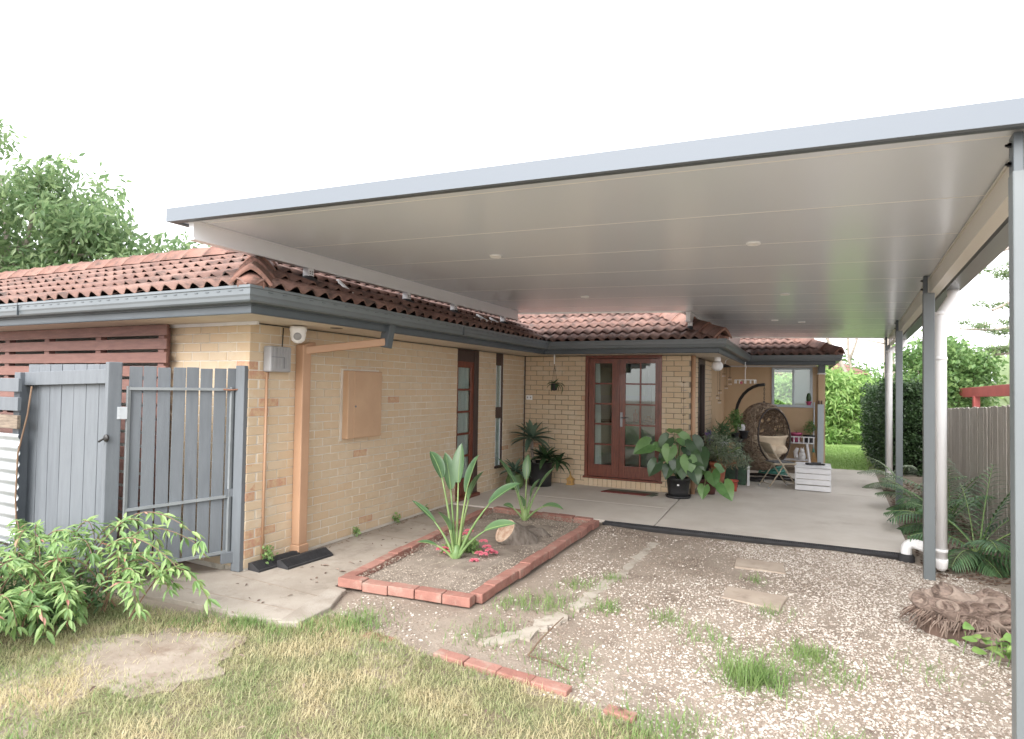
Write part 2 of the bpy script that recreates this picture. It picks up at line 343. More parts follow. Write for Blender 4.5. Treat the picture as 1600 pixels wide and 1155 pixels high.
for (a_, b_) in (((-4.5, 3.80), (-3.34, 3.72)), ((-4.47, 5.55), (-3.66, 5.50)), ((-4.9, 3.35), (-3.3, 3.42))): struct(MB().bar((*a_, -.0185), (*b_, -.0185), .011, .004).build('path_joint', M_SOIL, pth))
struct(MB().prism([(-3.36, 3.93), (-3.20, 3.60), (-3.18, 3.26), (-3.33, 3.20), (-3.42, 3.55), (-3.5, 3.9)], -.06, -.014).build('path_edge', mat('path_edge_concrete', srgb(172, 162, 150), srgb(148, 136, 122), 4, .92, .5, 60), pth, bevel=.01))
struct(MB().prism(ragged([(-3.95, 2.1), (-3.2, 2.1), (-3.05, 2.5), (-3.35, 2.95), (-3.9, 2.8), (-4.25, 2.4)]), -.1, -.032).build('worn_concrete_pad', mat('worn_dirt_pad', srgb(160, 146, 130), srgb(136, 120, 103), 3, .95, .5, 50, wear=(srgb(120, 98, 78), 4, .5, .7))))
# pale old kerb line across the gravel
for i, pl in enumerate(([(-1.50, 6.8), (-1.41, 6.8), (-1.44, 5.5), (-1.53, 5.5)], [(-1.54, 5.48), (-1.45, 5.48), (-1.52, 4.45), (-1.64, 4.48)], [(-1.65, 4.36), (-1.54, 4.3), (-1.66, 3.8), (-1.88, 3.56), (-1.95, 3.64), (-1.76, 3.9)])):
    struct(MB().prism(ragged(pl, .05, .016), -.07, -.036+.004*i).build('kerb_strip', M_STRIP))
struct(MB().prism([(-1.3, 14.95), (1.3, 14.9), (1.75, 22), (-5, 22)], -.05, -.02).build('lawn', M_LAWN))
struct(MB().prism([(-60, 22.05), (60, 22.05), (60, 80), (-60, 80)], -.05, -.025).build('far_field', M_LAWN))
struct(MB().prism(ragged([(-7, .3), (.3, .3), (.2, 2.5), (-.6, 2.98), (-1.2, 3.15), (-2.1, 3.22), (-2.8, 3.36), (-3.3, 3.15), (-3.7, 3.05), (-4.4, 2.9), (-6.5, 2.8)], .1, .04), -.08, -.040).build('lawn', mat('lawn_thatch', srgb(128, 116, 82), srgb(100, 106, 62), 4, .95, .8, 60, wear=(srgb(124, 106, 86), 3, .5, .68))))
# garden bed soil
BED = [(-3.40, 4.05), (-2.34, 4.16), (-2.33, 7.15), (-3.70, 7.25)]
bed = MB(); nb = 22; bv = []
for j in range(nb+1):
    for i in range(nb+1):
        u, t = i/nb, j/nb; a = Vector(BED[0]).lerp(Vector(BED[1]), u); b_ = Vector(BED[3]).lerp(Vector(BED[2]), u); p = a.lerp(b_, t)
        e = min(u, 1-u, t, 1-t); bv.append((p.x, p.y, -.02+.05*min(1, e*6)+.008*random.random()))
bed.add(bv, [(j*(nb+1)+i, j*(nb+1)+i+1, (j+1)*(nb+1)+i+1, (j+1)*(nb+1)+i) for j in range(nb) for i in range(nb)])
struct(bed.build('garden_bed', M_BED, smooth=True))

# ------------------------------------------------------------------ brick house
house = thing('brick_house', 'tan brick house with terracotta tiled hip roof and grey gutters', 'house', (-4.5, 6, 0))
XA, YF, YB, XC, YD = -4.475, 3.90, 9.91, -1.58, 14.6
ZS = 2.2; CH = .0846; BL, BH, GAP = .23, .0755, .0096
def brick_template():
    bm = bmesh.new(); bmesh.ops.create_cube(bm, size=1)
    bmesh.ops.scale(bm, vec=(BL, .1, BH), verts=bm.verts)
    bmesh.ops.bevel(bm, geom=bm.edges[:]+bm.verts[:], offset=.0035, segments=1, affect='EDGES')
    for v in bm.verts: v.co += Vector((random.uniform(-.0012, .0012), random.uniform(-.0015, .0015), random.uniform(-.0012, .0012)))
    bmesh.ops.triangulate(bm, faces=bm.faces[:]); bm.verts.ensure_lookup_table(); return bm
BM_ = []
for k in range(4):
    bm = brick_template(); me = bpy.data.meshes.new('brick'); bm.to_mesh(me); me.materials.append(M_BRICK if k < 3 else M_BRICKP)
    BM_.append((me, np.array([v.co[:] for v in bm.verts]), np.array([[v.index for v in f.verts] for f in bm.faces]))); bm.free()
BRICKS = []      # (x,y,z, rotz, lengthscale, wall)
def lay(axis, fixed, sgn, a0, a1, z0, z1, holes=(), par=0, wall=None, quoin=False):
    """running bond on a wall face; axis 'y' or 'x'; sgn outward direction; holes (a0,a1,z0,z1)"""
    n = int(round((z1-z0)/CH))
    for r in range(n):
        z = z0+r*CH+CH/2; odd = (r+par) % 2; s = a0-(BL+GAP)*.5*odd
        if quoin and odd: s = a0+.11+GAP-(BL+GAP)*0
        while s < a1:
            segs = [(max(s, a0), min(s+BL, a1))]
            for h in holes:
                if h[2] < z < h[3]:
                    ns = []
                    for p, q in segs:
                        if q <= h[0] or p >= h[1]: ns.append((p, q))
                        else:
                            if p < h[0]: ns.append((p, h[0]))
                            if q > h[1]: ns.append((h[1], q))
                    segs = ns
            for p, q in segs:
                if q-p > .035:
                    c = (p+q)/2; pr = random.uniform(-.0015, .002); f = fixed+sgn*(pr-.05)
                    BRICKS.append(((f, c, z), PI/2, (q-p)/BL, wall) if axis == 'y' else ((c, f, z), 0, (q-p)/BL, wall))
            s += BL+GAP
def core(boxes, m):
    b = MB()
    for q in boxes: b.box(*q)
    return b.build('wall', m, house)
DA0, DA1, WA0, WA1 = 7.56, 8.20, 8.79, 9.07
wallA = core([(XA-.25, XA-.0045, YF+.0045, DA0, -.1, ZS), (XA-.25, XA-.0045, DA1, WA0, -.1, ZS), (XA-.25, XA-.0045, WA1, YB+.2, -.1, ZS), (XA-.249, XA-.0055, WA0, WA1, -.1, .345)], M_MORTAR)
DX0, DX1 = -3.33, -2.03
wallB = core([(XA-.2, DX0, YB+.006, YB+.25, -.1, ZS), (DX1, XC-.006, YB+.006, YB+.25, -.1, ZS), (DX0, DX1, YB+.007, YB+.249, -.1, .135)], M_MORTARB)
wallF = core([(-5.62, XA-.26, YF+.0045, YF+.25, -.1, ZS)], M_MORTAR)
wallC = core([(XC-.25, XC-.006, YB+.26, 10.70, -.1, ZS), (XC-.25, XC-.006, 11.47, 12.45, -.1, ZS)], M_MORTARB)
lay('y', XA, 1, YF, YB-.003, 0, ZS, [(DA0, DA1, -1, 3), (WA0, WA1, .34, 3)], 0, wallA, True)
lay('x', YB, -1, XA+.004, XC, 0, ZS, [(DX0, DX1, -1, 3)], 0, wallB)
lay('x', YF, -1, -5.6, XA-.0, 0, ZS, [], 1, wallF)
lay('y', XC, 1, YB+.12, 12.45, 0, ZS, [(10.70, 11.47, -1, 3)], 0, wallC)
for k in range(16):                                     # soldier course under the french doors
    x = DX0+.0405+k*.0812; BRICKS.append(((x, YB-.012+.05, .066), 0, -1, wallB))
CAMP = Vector((0, 0, H))
BRICKS.sort(key=lambda b: (Vector(b[0])-CAMP).length + (50 if (b[3] is wallF and (b[0][2] < 1.82)) else 0))
def bmat(b):
    (p, rz, ls, wl) = b
    T = Matrix.Translation(p) @ Matrix.Rotation(rz, 4, 'Z')
    if ls < 0: return T @ Matrix.Rotation(PI/2, 4, 'Y') @ Matrix.Diagonal((.13/BL, 1, 1, 1))
    return T @ Matrix.Diagonal((ls, 1, 1, 1))
rest = {0: [], 1: [], 2: [], 3: []}
for i, b in enumerate(BRICKS):
    near_corner = b[0][1] < 4.2 and b[0][0] > -4.6
    k = 3 if random.random() < (.16 if near_corner else .012) else random.randrange(3)
    if i < 300:
        o = bpy.data.objects.new('brick', BM_[k][0]); COL.objects.link(o); o.matrix_world = bmat(b); o.parent = b[3]; o.matrix_basis = bmat(b)
    else: rest[k].append(bmat(b))
vv, ff, off, mi = [], [], 0, []
for k in rest:
    if not rest[k]: continue
    A = np.array([[list(m[i]) for i in range(3)] for m in rest[k]]); tv, tf = BM_[k][1], BM_[k][2]
    v = (np.einsum('nij,vj->nvi', A[:, :, :3], tv)+A[:, None, :, 3]).reshape(-1, 3)
    f = (tf[None]+(np.arange(len(A))*len(tv))[:, None, None]).reshape(-1, 3)+off; off += len(v); vv.append(v); ff.append(f); mi += [0 if k < 3 else 1]*len(f)
o = npmesh('brick', np.concatenate(vv), np.concatenate(ff), M_BRICK, house); o.data.materials.append(M_BRICKP); o.data.polygons.foreach_set('material_index', mi[:len(o.data.polygons)]); o['kind'] = 'stuff'
# rendered alcove walls and the rest of the shell
sh = MB(); sh.box(XC-.25, XC+.002, 12.452, YD+.2, -.1, ZS)
WX0, WX1, WZ0, WZ1 = -.58, .23, 1.31, 2.17
sh.box(XC+.002, WX0, YD, YD+.2, -.1, ZS).box(WX1, .33, YD, YD+.2, -.1, ZS).box(WX0, WX1, YD, YD+.2, -.1, WZ0).box(WX0, WX1, YD, YD+.2, WZ1, ZS)
sh.box(.335, .47, YD-.08, YD+.24, -.1, 2.02)
sh.build('rendered_wall', M_TANW, house, bevel=.004)
s2 = MB(); s2.box(.318, .487, YD-.1, YD+.26, 2.02, 2.05); s2.build('post_cap', M_WHITE, house)
MB().box(.34, .465, YD-.3, YD+.1, 2.05, 2.26).build('eave_bracket', M_FASC, house)
inn = MB(); inn.box(-9.6, -9.4, 3.9, 18, -.1, 2.3).box(-9.4, -5.7, 5.6, 5.75, -.1, 2.3).box(-5.75, -5.6, 4.15, 5.6, -.1, 2.3)
inn.box(.27, .47, YD+.25, YD+.6, -.1, ZS).box(.27, .47, YD+2.9, 18, -.1, ZS).box(.27, .47, YD+.6, YD+2.9, -.1, 1.15)
# rear wall with two wide openings, the kitchen-side one added to light the rooms
inn.box(-9.4, -4.6, 17.8, 18, -.1, 2.3).box(-4.6, .27, 17.8, 18, -.1, .9).box(-4.6, .27, 17.8, 18, 2.15, 2.3).box(-1.9, -1.2, 17.8, 18, .9, 2.15)
inn.box(-9.4, -4.75, 4.2, 17.8, 2.3, 2.34).box(-4.75, -1.7, 10.2, 17.8, 2.3, 2.34).box(-1.7, .27, 14.85, 17.8, 2.3, 2.34)
inn.box(-4.75, -4.6, 10.2, 17.8, -.1, 2.3).box(-1.83, -1.7, 13, 17.8, -.1, 2.3)
inn.build('interior_wall', M_INT, house)
MB().box(-9.4, -4.75, 4.2, 17.8, -.1, .06).box(-4.75, -1.7, 10.17, 17.8, -.1, .06).box(-1.7, .27, 14.82, 17.8, -.1, .06).build('interior_floor', mat('floor_tile_inside', srgb(166, 168, 168), rough=.4), house)
kb = MB(); kb.box(-4.4, -1.85, 12.6, 13.2, .06, .92); kb.build('kitchen_bench', M_CAB, house)
MB().box(-4.42, -1.83, 12.56, 13.22, .92, .96).build('benchtop', M_STONE, house)
for x, y, r, h, m in ((-2.5, 12.8, .04, .3, M_DARKL), (-2.22, 12.75, .05, .16, M_BLACK), (-2.9, 12.8, .08, .12, M_STRAW), (-3.2, 12.9, .05, .25, M_TERRA), (-2.7, 12.7, .05, .09, M_GOLD), (-2.02, 12.8, .035, .28, M_DARKL)):
    MB().lathe([(0, .96), (r, .96), (r, .96+h*.6), (r*.4, .96+h*.75), (r*.4, .96+h), (0, .96+h)], 12, (x, y, 0)).build('bench_item', m, house, True)

def curtain(x0, x1, y, z0, z1, parent, ax='x', taper=0, n=5, nm='curtain'):
    b = MB(); N_ = 30
    for k, z in enumerate((z0, z1)):
        for i in range(N_+1):
            t = i/N_; u = x0+(x1-x0)*t*(1+taper*(1-k)); dd = .018*math.sin(t*n*2*PI)
            b.v.append((u, y+dd, z) if ax == 'x' else (y+dd, u, z))
    for i in range(N_): b.f.append((i, i+1, N_+2+i, N_+1+i)); b.mi.append(0)
    return b.build(nm, M_CURT, parent, True)
kw = MB().box(-4.6, -2.95, 13.24, 13.34, .06, 2.3).box(-1.9, -1.7, 13.24, 13.34, .06, 2.3).box(-2.95, -1.9, 13.24, 13.34, .06, 1.0).box(-2.95, -1.9, 13.24, 13.34, 1.75, 2.3)
kw.build('kitchen_wall', M_INT, house); curtain(-2.96, -1.89, 13.36, .98, 1.78, house, 'x', 0, 0, nm='kitchen_blind')
MB().box(-4.4, -3.0, 12.9, 13.23, 1.5, 2.1).build('wall_cupboard', M_CAB, house)
# eaves: gutter, fascia and soffit swept round the plan
PATH = [(-15.4, 3.34), (-3.83, 3.34), (-3.83, 9.27), (-1.08, 9.27), (-1.08, 13.92), (.64, 13.92), (.64, 17)]
def sweep(path, prof, closed=True):
    b = MB(); n = len(path); k = len(prof); P = [Vector(p) for p in path]; nrm = []
    for i in range(n):
        a = (P[i]-P[i-1]).normalized() if i else None; c = (P[i+1]-P[i]).normalized() if i < n-1 else None
        na = Vector((a.y, -a.x)) if a else None; nc = Vector((c.y, -c.x)) if c else None
        if na is None: m = nc
        elif nc is None: m = na
        else: m = (na+nc)/(1+na.dot(nc))
        nrm.append(m)
    for i in range(n):
        for o_, z in prof: q = P[i]+nrm[i]*o_; b.v.append((q.x, q.y, z))
    kk = k if closed else k-1
    for i in range(n-1):
        for j in range(kk): b.f.append((i*k+j, i*k+(j+1) % k, (i+1)*k+(j+1) % k, (i+1)*k+j)); b.mi.append(0)
    if closed: b.f += [tuple(range(k)), tuple(range((n-1)*k, n*k))[::-1]]; b.mi += [0, 0]
    return b
gut = sweep(PATH, [(.002, 2.39), (.002, 2.278), (.085, 2.278), (.098, 2.29), (.104, 2.315), (.112, 2.33), (.116, 2.375), (.124, 2.38), (.124, 2.40), (.112, 2.40), (.106, 2.385), (.1, 2.33), (.085, 2.29), (.014, 2.29), (.014, 2.39)])
gut = gut.build('gutter', M_GUT, house)
sl_ = MB()                                             # overflow slots pressed in the gutter face
for i in range(44): sl_.box(-9.2+i*.125, -9.2+i*.125+.035, 3.34-.1195, 3.34-.1135, 2.358, 2.364)
for i in range(40): sl_.box(-3.83+.1135, -3.83+.1195, 3.4+i*.145, 3.44+i*.145, 2.358, 2.364)
sl_.build('overflow_slot', M_FASC, gut)
for (x, y, ax) in ((-6.85, 3.34-.126, 0), (-3.83+.126, 6.4, 1)):
    (MB().box(x-.0015, x+.0015, y-.001, y+.02, 2.28, 2.402) if not ax else MB().box(x-.02, x+.001, y-.0015, y+.0015, 2.28, 2.402)).build('gutter_joint', M_FASC, gut)
sweep(PATH, [(0, 2.385), (-.02, 2.385), (-.02, 2.2), (0, 2.2), (.004, 2.205), (.0, 2.215), (.0, 2.258), (.004, 2.262), (0, 2.266)]).build('fascia', M_FASC, house)
sweep(PATH[:6], [(-.021, 2.212), (-.021, 2.222), (-.70, 2.222), (-.70, 2.212)]).build('soffit', M_SOFF, house)
MB().box(-5.58, -4.36, YF-.034, YF-.006, 2.182, 2.2115).build('soffit_bead', M_WHITEP, house)
MB().box(-1.5, .3, YD-.03, YD-.002, 2.178, 2.21).build('soffit_bead', M_WHITEP, house)

# roof: decks, tiles, hip and ridge caps
roof = MB(); TP = .45; ZE = 2.40
wF = 1.55; zR = ZE+TP*wF; xe, ye = -3.74, 3.25
pk = (xe-wF, ye+wF, zR)
wB = 2.3; xb, yb = -.99, 9.18; zB = ZE+TP*wB; dz = -.035
def q(*p): return [(a, b, c+dz) for a, b, c in p]
roof.add(q((-15.5, ye, ZE), (xe, ye, ZE), pk, (-15.5, ye+wF, zR)), [(0, 1, 2, 3)])
roof.add(q((xe, ye, ZE), (xe, yb+.02, ZE), (xe-wF, yb+wF, zR), pk), [(0, 1, 2, 3)])
roof.add(q((-15.5, ye+wF, zR), pk, (xe-wF, yb+wF, zR), (-15.5, 12, zR-.6)), [(0, 1, 2, 3)])
roof.add(q((xe, yb, ZE), (xb, yb, ZE), (xb-wB, yb+wB, zB), (xe-wB, yb+wB, zB)), [(0, 1, 2, 3)])
roof.add(q((xb, yb, ZE), (xb, 13.82, ZE), (xb-wB, 13.82+wB, zB), (xb-wB, yb+wB, zB)), [(0, 1, 2, 3)])
wD = 2.0; xd = .73; yd = 13.83; zD = ZE+TP*wD
roof.add(q((xb, yd, ZE), (xd, yd, ZE), (xd-wD, yd+wD, zD), (xb-wD, yd+wD, zD)), [(0, 1, 2, 3)])
roof.add(q((xd, yd, ZE), (xd, 18.2, ZE), (xd-wD, 16.2, zD), (xd-wD, yd+wD, zD)), [(0, 1, 2, 3)])
roof.add(q((-15.5, 12, zR-.6), (xe-wF, yb+wF, zR), (xb-wB, 16.1, zB), (xd-wD, 16.2, zD), (xd, 18.2, ZE), (-15.5, 18.2, ZE)), [(0, 1, 2, 3, 4, 5)])
roof = roof.build('roof', M_DECK, house)
TW, TE, TL = .33, .325, .37
def tile_bm():
    n = 12; v = []; f = []
    for vv_ in (0, TL):
        for i in range(n+1):
            u = i/n; am = .026 if vv_ == 0 else .016; h = am*((1-math.cos(4*PI*u))/2)**1.2*2; v.append((u*TW, vv_, h+.020*(1-vv_/TL)))
    for i in range(n+1): v.append((v[i][0], .002, v[i][2]-.013))
    for i in range(n): f += [(i, i+1, n+2+i, n+1+i), (2*(n+1)+i, 2*(n+1)+i+1, i+1, i)]
    me = bpy.data.meshes.new('roof_tile'); me.from_pydata(v, [], f); me.polygons.foreach_set('use_smooth', [True]*len(f)); me.materials.append(M_TILE)
    me.update(); return me
TILE = tile_bm(); ntile = 0; FAR_TILES = []
def tiles(O, U, Vd, cols, rows, planes=(), r0=0):
    global ntile
    O, U, Vd = Vector(O), Vector(U).normalized(), Vector(Vd).normalized(); Nn = U.cross(Vd)
    for r in range(r0, rows):
        for c in range(cols):
            p = O+U*(c*TW)+Vd*(r*TE)+Nn*random.uniform(-.003, .004)
            T = Matrix(((U.x, Vd.x, Nn.x, p.x), (U.y, Vd.y, Nn.y, p.y), (U.z, Vd.z, Nn.z, p.z), (0, 0, 0, 1)))
            T = T @ Matrix.Rotation(random.uniform(-.006, .006), 4, 'Z')
            cr = [T @ Vector(k) for k in ((0, 0, 0), (TW, 0, 0), (0, TL, 0), (TW, TL, 0))]; cut = []; out = False
            for (pp, nn) in planes:
                dd = [(k-pp).dot(nn) for k in cr]
                if min(dd) > -.03: out = True
                elif max(dd) > 0: cut.append((pp, nn))
            if out: continue
            if cut:
                bm = bmesh.new(); bm.from_mesh(TILE); bm.transform(T)
                for pp, nn in cut: bmesh.ops.bisect_plane(bm, geom=bm.verts[:]+bm.edges[:]+bm.faces[:], plane_co=pp, plane_no=nn, clear_outer=True)
                if not bm.faces: bm.free(); continue
                me = bpy.data.meshes.new('roof_tile'); bm.to_mesh(me); bm.free(); me.materials.clear(); me.materials.append(M_TILE); link('roof_tile', me, roof)
            elif p.x < -7.7-.75*r: FAR_TILES.append([list(T[i]) for i in range(3)]); continue
            else:
                o = link('roof_tile', TILE, roof); o.matrix_basis = T
            ntile += 1
hipF = (V3(xe, ye, 0), V3(1, 1, 0).normalized())          # vertical plane of the front hip (contains (-1,1))
sF = V3(0, 1, TP); sA = V3(-1, 0, TP)
tiles((xe-.33*32, ye-.03, ZE-.012), (1, 0, 0), sF, 32, 5, [(V3(xe, ye, 0), V3(1, 1, 0).normalized()), (V3(0, pk[1], 0), V3(0, 1, 0))])
# right-hand slope of the front wing: keep side away from the hip, stop at the valley
tiles((xe+.03, ye, ZE-.012), (0, 1, 0), sA, 24, 5, [(V3(xe, ye, 0), V3(-1, -1, 0).normalized()), (V3(xe, yb, 0), V3(1, 1, 0).normalized()), (V3(pk[0], 0, 0), V3(-1, 0, 0))])
tiles((xb-.33*15, yb-.03, ZE-.012), (1, 0, 0), sF, 15, 6, [(V3(xb, yb, 0), V3(1, 1, 0).normalized()), (V3(xe, yb, 0), V3(-1, -1, 0).normalized())])
tiles((xd-.33*6, yd-.03, ZE-.012), (1, 0, 0), sF, 6, 4, [(V3(xd, yd, 0), V3(1, 1, 0).normalized()), (V3(xb, yd, 0), V3(-1, -1, 0).normalized())])
o = instmesh('roof_tile', [v.co[:] for v in TILE.vertices], [list(p.vertices) for p in TILE.polygons], np.array(FAR_TILES), M_TILE, roof, True); o['kind'] = 'stuff'; print('tiles', ntile, len(FAR_TILES))
def cap_mesh(L=.4, r=.13, peak=.085):
    v = []; f = []; n = 8
    for t, s_ in ((0, 1.06), (.06, 1.06), (.061, 1.0), (1, .94)):
        for i in range(n+1):
            a = -1+2*i/n; v.append((a*r*s_, t*L, (peak*(1-abs(a)**1.5)-.035*abs(a))*s_+.012*(1-t)))
    m = n+1
    for j in range(3):
        for i in range(n): f.append((j*m+i, j*m+i+1, (j+1)*m+i+1, (j+1)*m+i))
    k = len(v)
    for i in range(n+1): x, y, z = v[i]; v.append((x*.86, y+.004, z*.8-.02))
    for i in range(n): f.append((k+i, k+i+1, i+1, i))
    me = bpy.data.meshes.new('ridge_cap'); me.from_pydata(v, [], f); me.polygons.foreach_set('use_smooth', [True]*len(f)); me.materials.append(M_CAP); return me
CAP = cap_mesh(.4, .15, .11)
def caps(a, b, n, lift=.02):
    a, b = Vector(a), Vector(b); d = (b-a).normalized(); x = d.cross(V3(0, 0, 1)).normalized(); z = x.cross(d); st = (b-a).length/n
    for i in range(n):
        p = a+d*st*i+z*lift
        T = Matrix(((x.x, d.x, z.x, p.x), (x.y, d.y, z.y, p.y), (x.z, d.z, z.z, p.z), (0, 0, 0, 1))) @ Matrix.Diagonal((1, st/.4*1.12, 1, 1))
        o = link('ridge_cap', CAP, roof); o.matrix_basis = T
    bed_ = MB().bar(a+z*(lift-.03), b+z*(lift-.03), .19, .05); bed_.build('cap_bedding', M_CAP, roof)
MB().lathe([(.0, -.05), (.08, -.05), (.115, -.02), (.11, .02), (.08, .05), (.04, .075), (0, .08)], 12, (xe-.07, ye+.07, ZE+.03)).build('hip_end', M_CAP, roof, True)
caps((xe-.02, ye+.02, ZE+.02), pk, 6); caps((-14.6, pk[1], zR), (pk[0]-.1, pk[1], zR), 25); caps((xb-.02, yb+.02, ZE+.02), (xb-wB, yb+wB, zB), 9); caps((xd-.02, yd+.02, ZE+.02), (xd-wD, yd+wD, zD), 8); caps((pk[0], pk[1]+.1, zR), (pk[0], 9.6, zR), 12)

# downpipe with elbow, meter box, camera, junction box, conduit, outlet, small plates
dp = MB(); y_ = 4.50
dp.box(XA+.004, XA+.104, y_-.055, y_+.055, .10, 2.04).box(XA+.002, XA+.118, y_-.066, y_+.066, .02, .10)
dp.bar((XA+.054, y_, 1.985), (-3.86, y_+.55, 2.10), .09, .075).bar((XA+.054, y_-.02, 2.0), (XA+.054, y_+.12, 2.03), .1, .1)
dp = dp.build('downpipe', M_TANP, house, bevel=.008)
MB().bar((-3.86, y_+.56, 2.045), (-3.83, y_+.585, 2.3), .095, .10, (1, 0, 0)).build('downpipe_outlet', M_FASC, house, bevel=.006)
mb = MB(); mb.box(XA-.02, XA+.085, 5.13, 5.71, 1.07, 1.81); mb = mb.build('meter_box', M_METER, house, bevel=.006)
md = MB(); md.box(XA+.085, XA+.0905, 5.225, 5.70, 1.08, 1.80); md = md.build('door', M_METER, mb, bevel=.003)
for zz in (1.70, 1.665, 1.63, 1.25, 1.215, 1.18):
    for yy in (5.27, 5.56): MB().bar((XA+.092, yy, zz), (XA+.092, yy+.11, zz), .004, .008).build('louvre', M_METER, md)
MB().lathe([(0, 0), (.012, 0), (.012, .008), (0, .008)], 10, (XA+.09, 5.245, 1.42), Matrix.Rotation(PI/2, 4, 'Y')).build('latch', M_BOLT, md)
MB().box(XA-.002, XA+.012, 5.10, 5.74, 1.81, 1.828).box(XA-.002, XA+.010, 5.10, 5.13, 1.05, 1.81).build('mortar_flashing', M_MORTAR, mb)
jb = MB(); jb.box(XA+.0, XA+.10, 4.05, 4.30, 1.765, 2.005); jb = jb.build('junction_box', M_GREYBOX, house, bevel=.014)
for k in range(6): MB().box(XA+.098, XA+.106, 4.085+k*.036, 4.103+k*.036, 1.80, 1.99).build('lid_rib', M_GREYBOX, jb)
MB().box(XA+.101, XA+.112, 4.06, 4.2, 1.90, 1.906).box(XA+.101, XA+.112, 4.2, 4.206, 1.80, 1.906).build('clip', M_BOLT, jb)
MB().tube([(XA+.012, 4.09, .01), (XA+.012, 4.09, 1.78)], .012, 8).build('conduit', M_TANP, house, True)
MB().tube([(XA+.006, 4.27, 1.99), (XA+.006, 4.28, 2.19)], .005, 6).build('cable', M_BLACK, house)
sc = MB().lathe([(0, 2.2), (.075, 2.2), (.08, 2.17), (.07, 2.14), (.072, 2.12), (.06, 2.07), (.03, 2.045), (0, 2.04)], 18, (-4.30, 4.30, 0)).build('security_camera', M_WHITE, house, True)
MB().lathe([(0, 0), (.036, 0), (.036, .012), (.026, .018), (0, .02)], 16, (-4.262, 4.255, 2.105), Vector((.7, -.75, -.35)).to_track_quat('Z', 'Y').to_matrix().to_4x4()).build('lens', M_GREYBOX, sc, True)
MB().lathe([(0, 2.209), (.06, 2.209), (.06, 2.213), (0, 2.213)], 16, (-4.12, 4.62, 0)).build('eave_light', M_BLACK, house)
ol = MB().box(-4.43, -4.31, YB-.018, YB+.002, 1.43, 1.51).build('power_outlet', M_WHITE, house, bevel=.006)
for x in (-4.40, -4.34): MB().box(x-.012, x+.012, YB-.022, YB-.017, 1.455, 1.485).build('socket', M_GREYBOX, ol)
MB().tube([(-4.455, YB-.015, 0), (-4.455, YB-.015, 2.2)], .008, 6).build('cable', M_BROWN, house)
MB().tube([(-1.545, 9.98, 0), (-1.545, 9.98, 2.2)], .035, 10).build('downpipe', M_TANP, house, True)
gl = MB().lathe([(0, 2.21), (.055, 2.21), (.055, 2.14), (0, 2.14)], 14, (-1.27, 10.7, 0)).build('porch_light', M_WHITE, house)
MB().lathe([(.04, 2.14)]+[(.095*math.sin(a), 2.06-.09*-math.cos(a)*-1) for a in [PI*k/8 for k in range(1, 8)]]+[(0, 1.97)], 16, (-1.27, 10.7, 0)).build('globe', M_WHITE, gl, True)

# doors and windows
def pane(nm, x0, x1, y, z0, z1, parent, ax='x'):
    (MB().box(x0, x1, y-.003, y+.003, z0, z1) if ax == 'x' else MB().box(y-.003, y+.003, x0, x1, z0, z1)).build(nm, M_GLASS, parent)
fd = MB(); y0 = YB+.035; fd.box(DX0, DX0+.055, YB-.012, y0+.07, .14, 2.215).box(DX1-.05, DX1, YB-.012, y0+.07, .14, 2.215).box(DX0+.055, DX1-.05, YB-.010, y0+.07, 2.16, 2.214).box(DX0-.02, DX1+.02, YB-.03, y0+.08, .132, .165)
fd = fd.build('french_door', M_REDW, house, bevel=.004)
def door_leaf(x0, x1, gx, nm):
    b = MB(); z0, z1, ya, yb_ = .17, 2.155, YB+.012, YB+.05
    b.box(x0, gx[0], ya, yb_, z0, z1).box(gx[-1], x1, ya, yb_, z0, z1).box(gx[0], gx[-1], ya, yb_, z0, .37).box(gx[0], gx[-1], ya, yb_, 2.075, z1)
    zs = [.37+(2.075-.37)*k/5 for k in range(6)]
    for z in zs[1:-1]: b.box(gx[0], gx[-1], ya+.004, yb_-.004, z-.014, z+.014)
    for x in gx[1:-1]: b.box(x-.014, x+.014, ya+.003, yb_-.005, .37, 2.075)
    o = b.build(nm, M_REDW, fd, bevel=.003)
    for i in range(len(gx)-1):
        for k in range(5): pane('pane', gx[i]+(.014 if i else 0), gx[i+1]-(.014 if i < len(gx)-2 else 0), (ya+yb_)/2, zs[k]+(.014 if k else 0), zs[k+1]-(.014 if k < 4 else 0), fd)
    return o
door_leaf(DX0+.058, -2.742, [-3.165, -2.865], 'door_leaf'); door_leaf(-2.738, DX1-.053, [-2.635, -2.385, -2.14], 'door_leaf')
MB().box(-2.752, -2.728, YB-.008, YB+.012, .18, 2.15).build('meeting_stile', M_REDW, fd, bevel=.003)
hd = MB().box(-2.715, -2.675, YB+.002, YB+.012, 1.02, 1.26).tube([(-2.695, YB-.045, 1.17), (-2.60, YB-.045, 1.17)], .009, 8).tube([(-2.695, YB+.01, 1.17), (-2.695, YB-.05, 1.17)], .009, 8).build('handle', M_BOLT, fd)
curtain(-3.17, -3.10, YB+.085, .2, 2.15, fd, 'x', .7, 3)
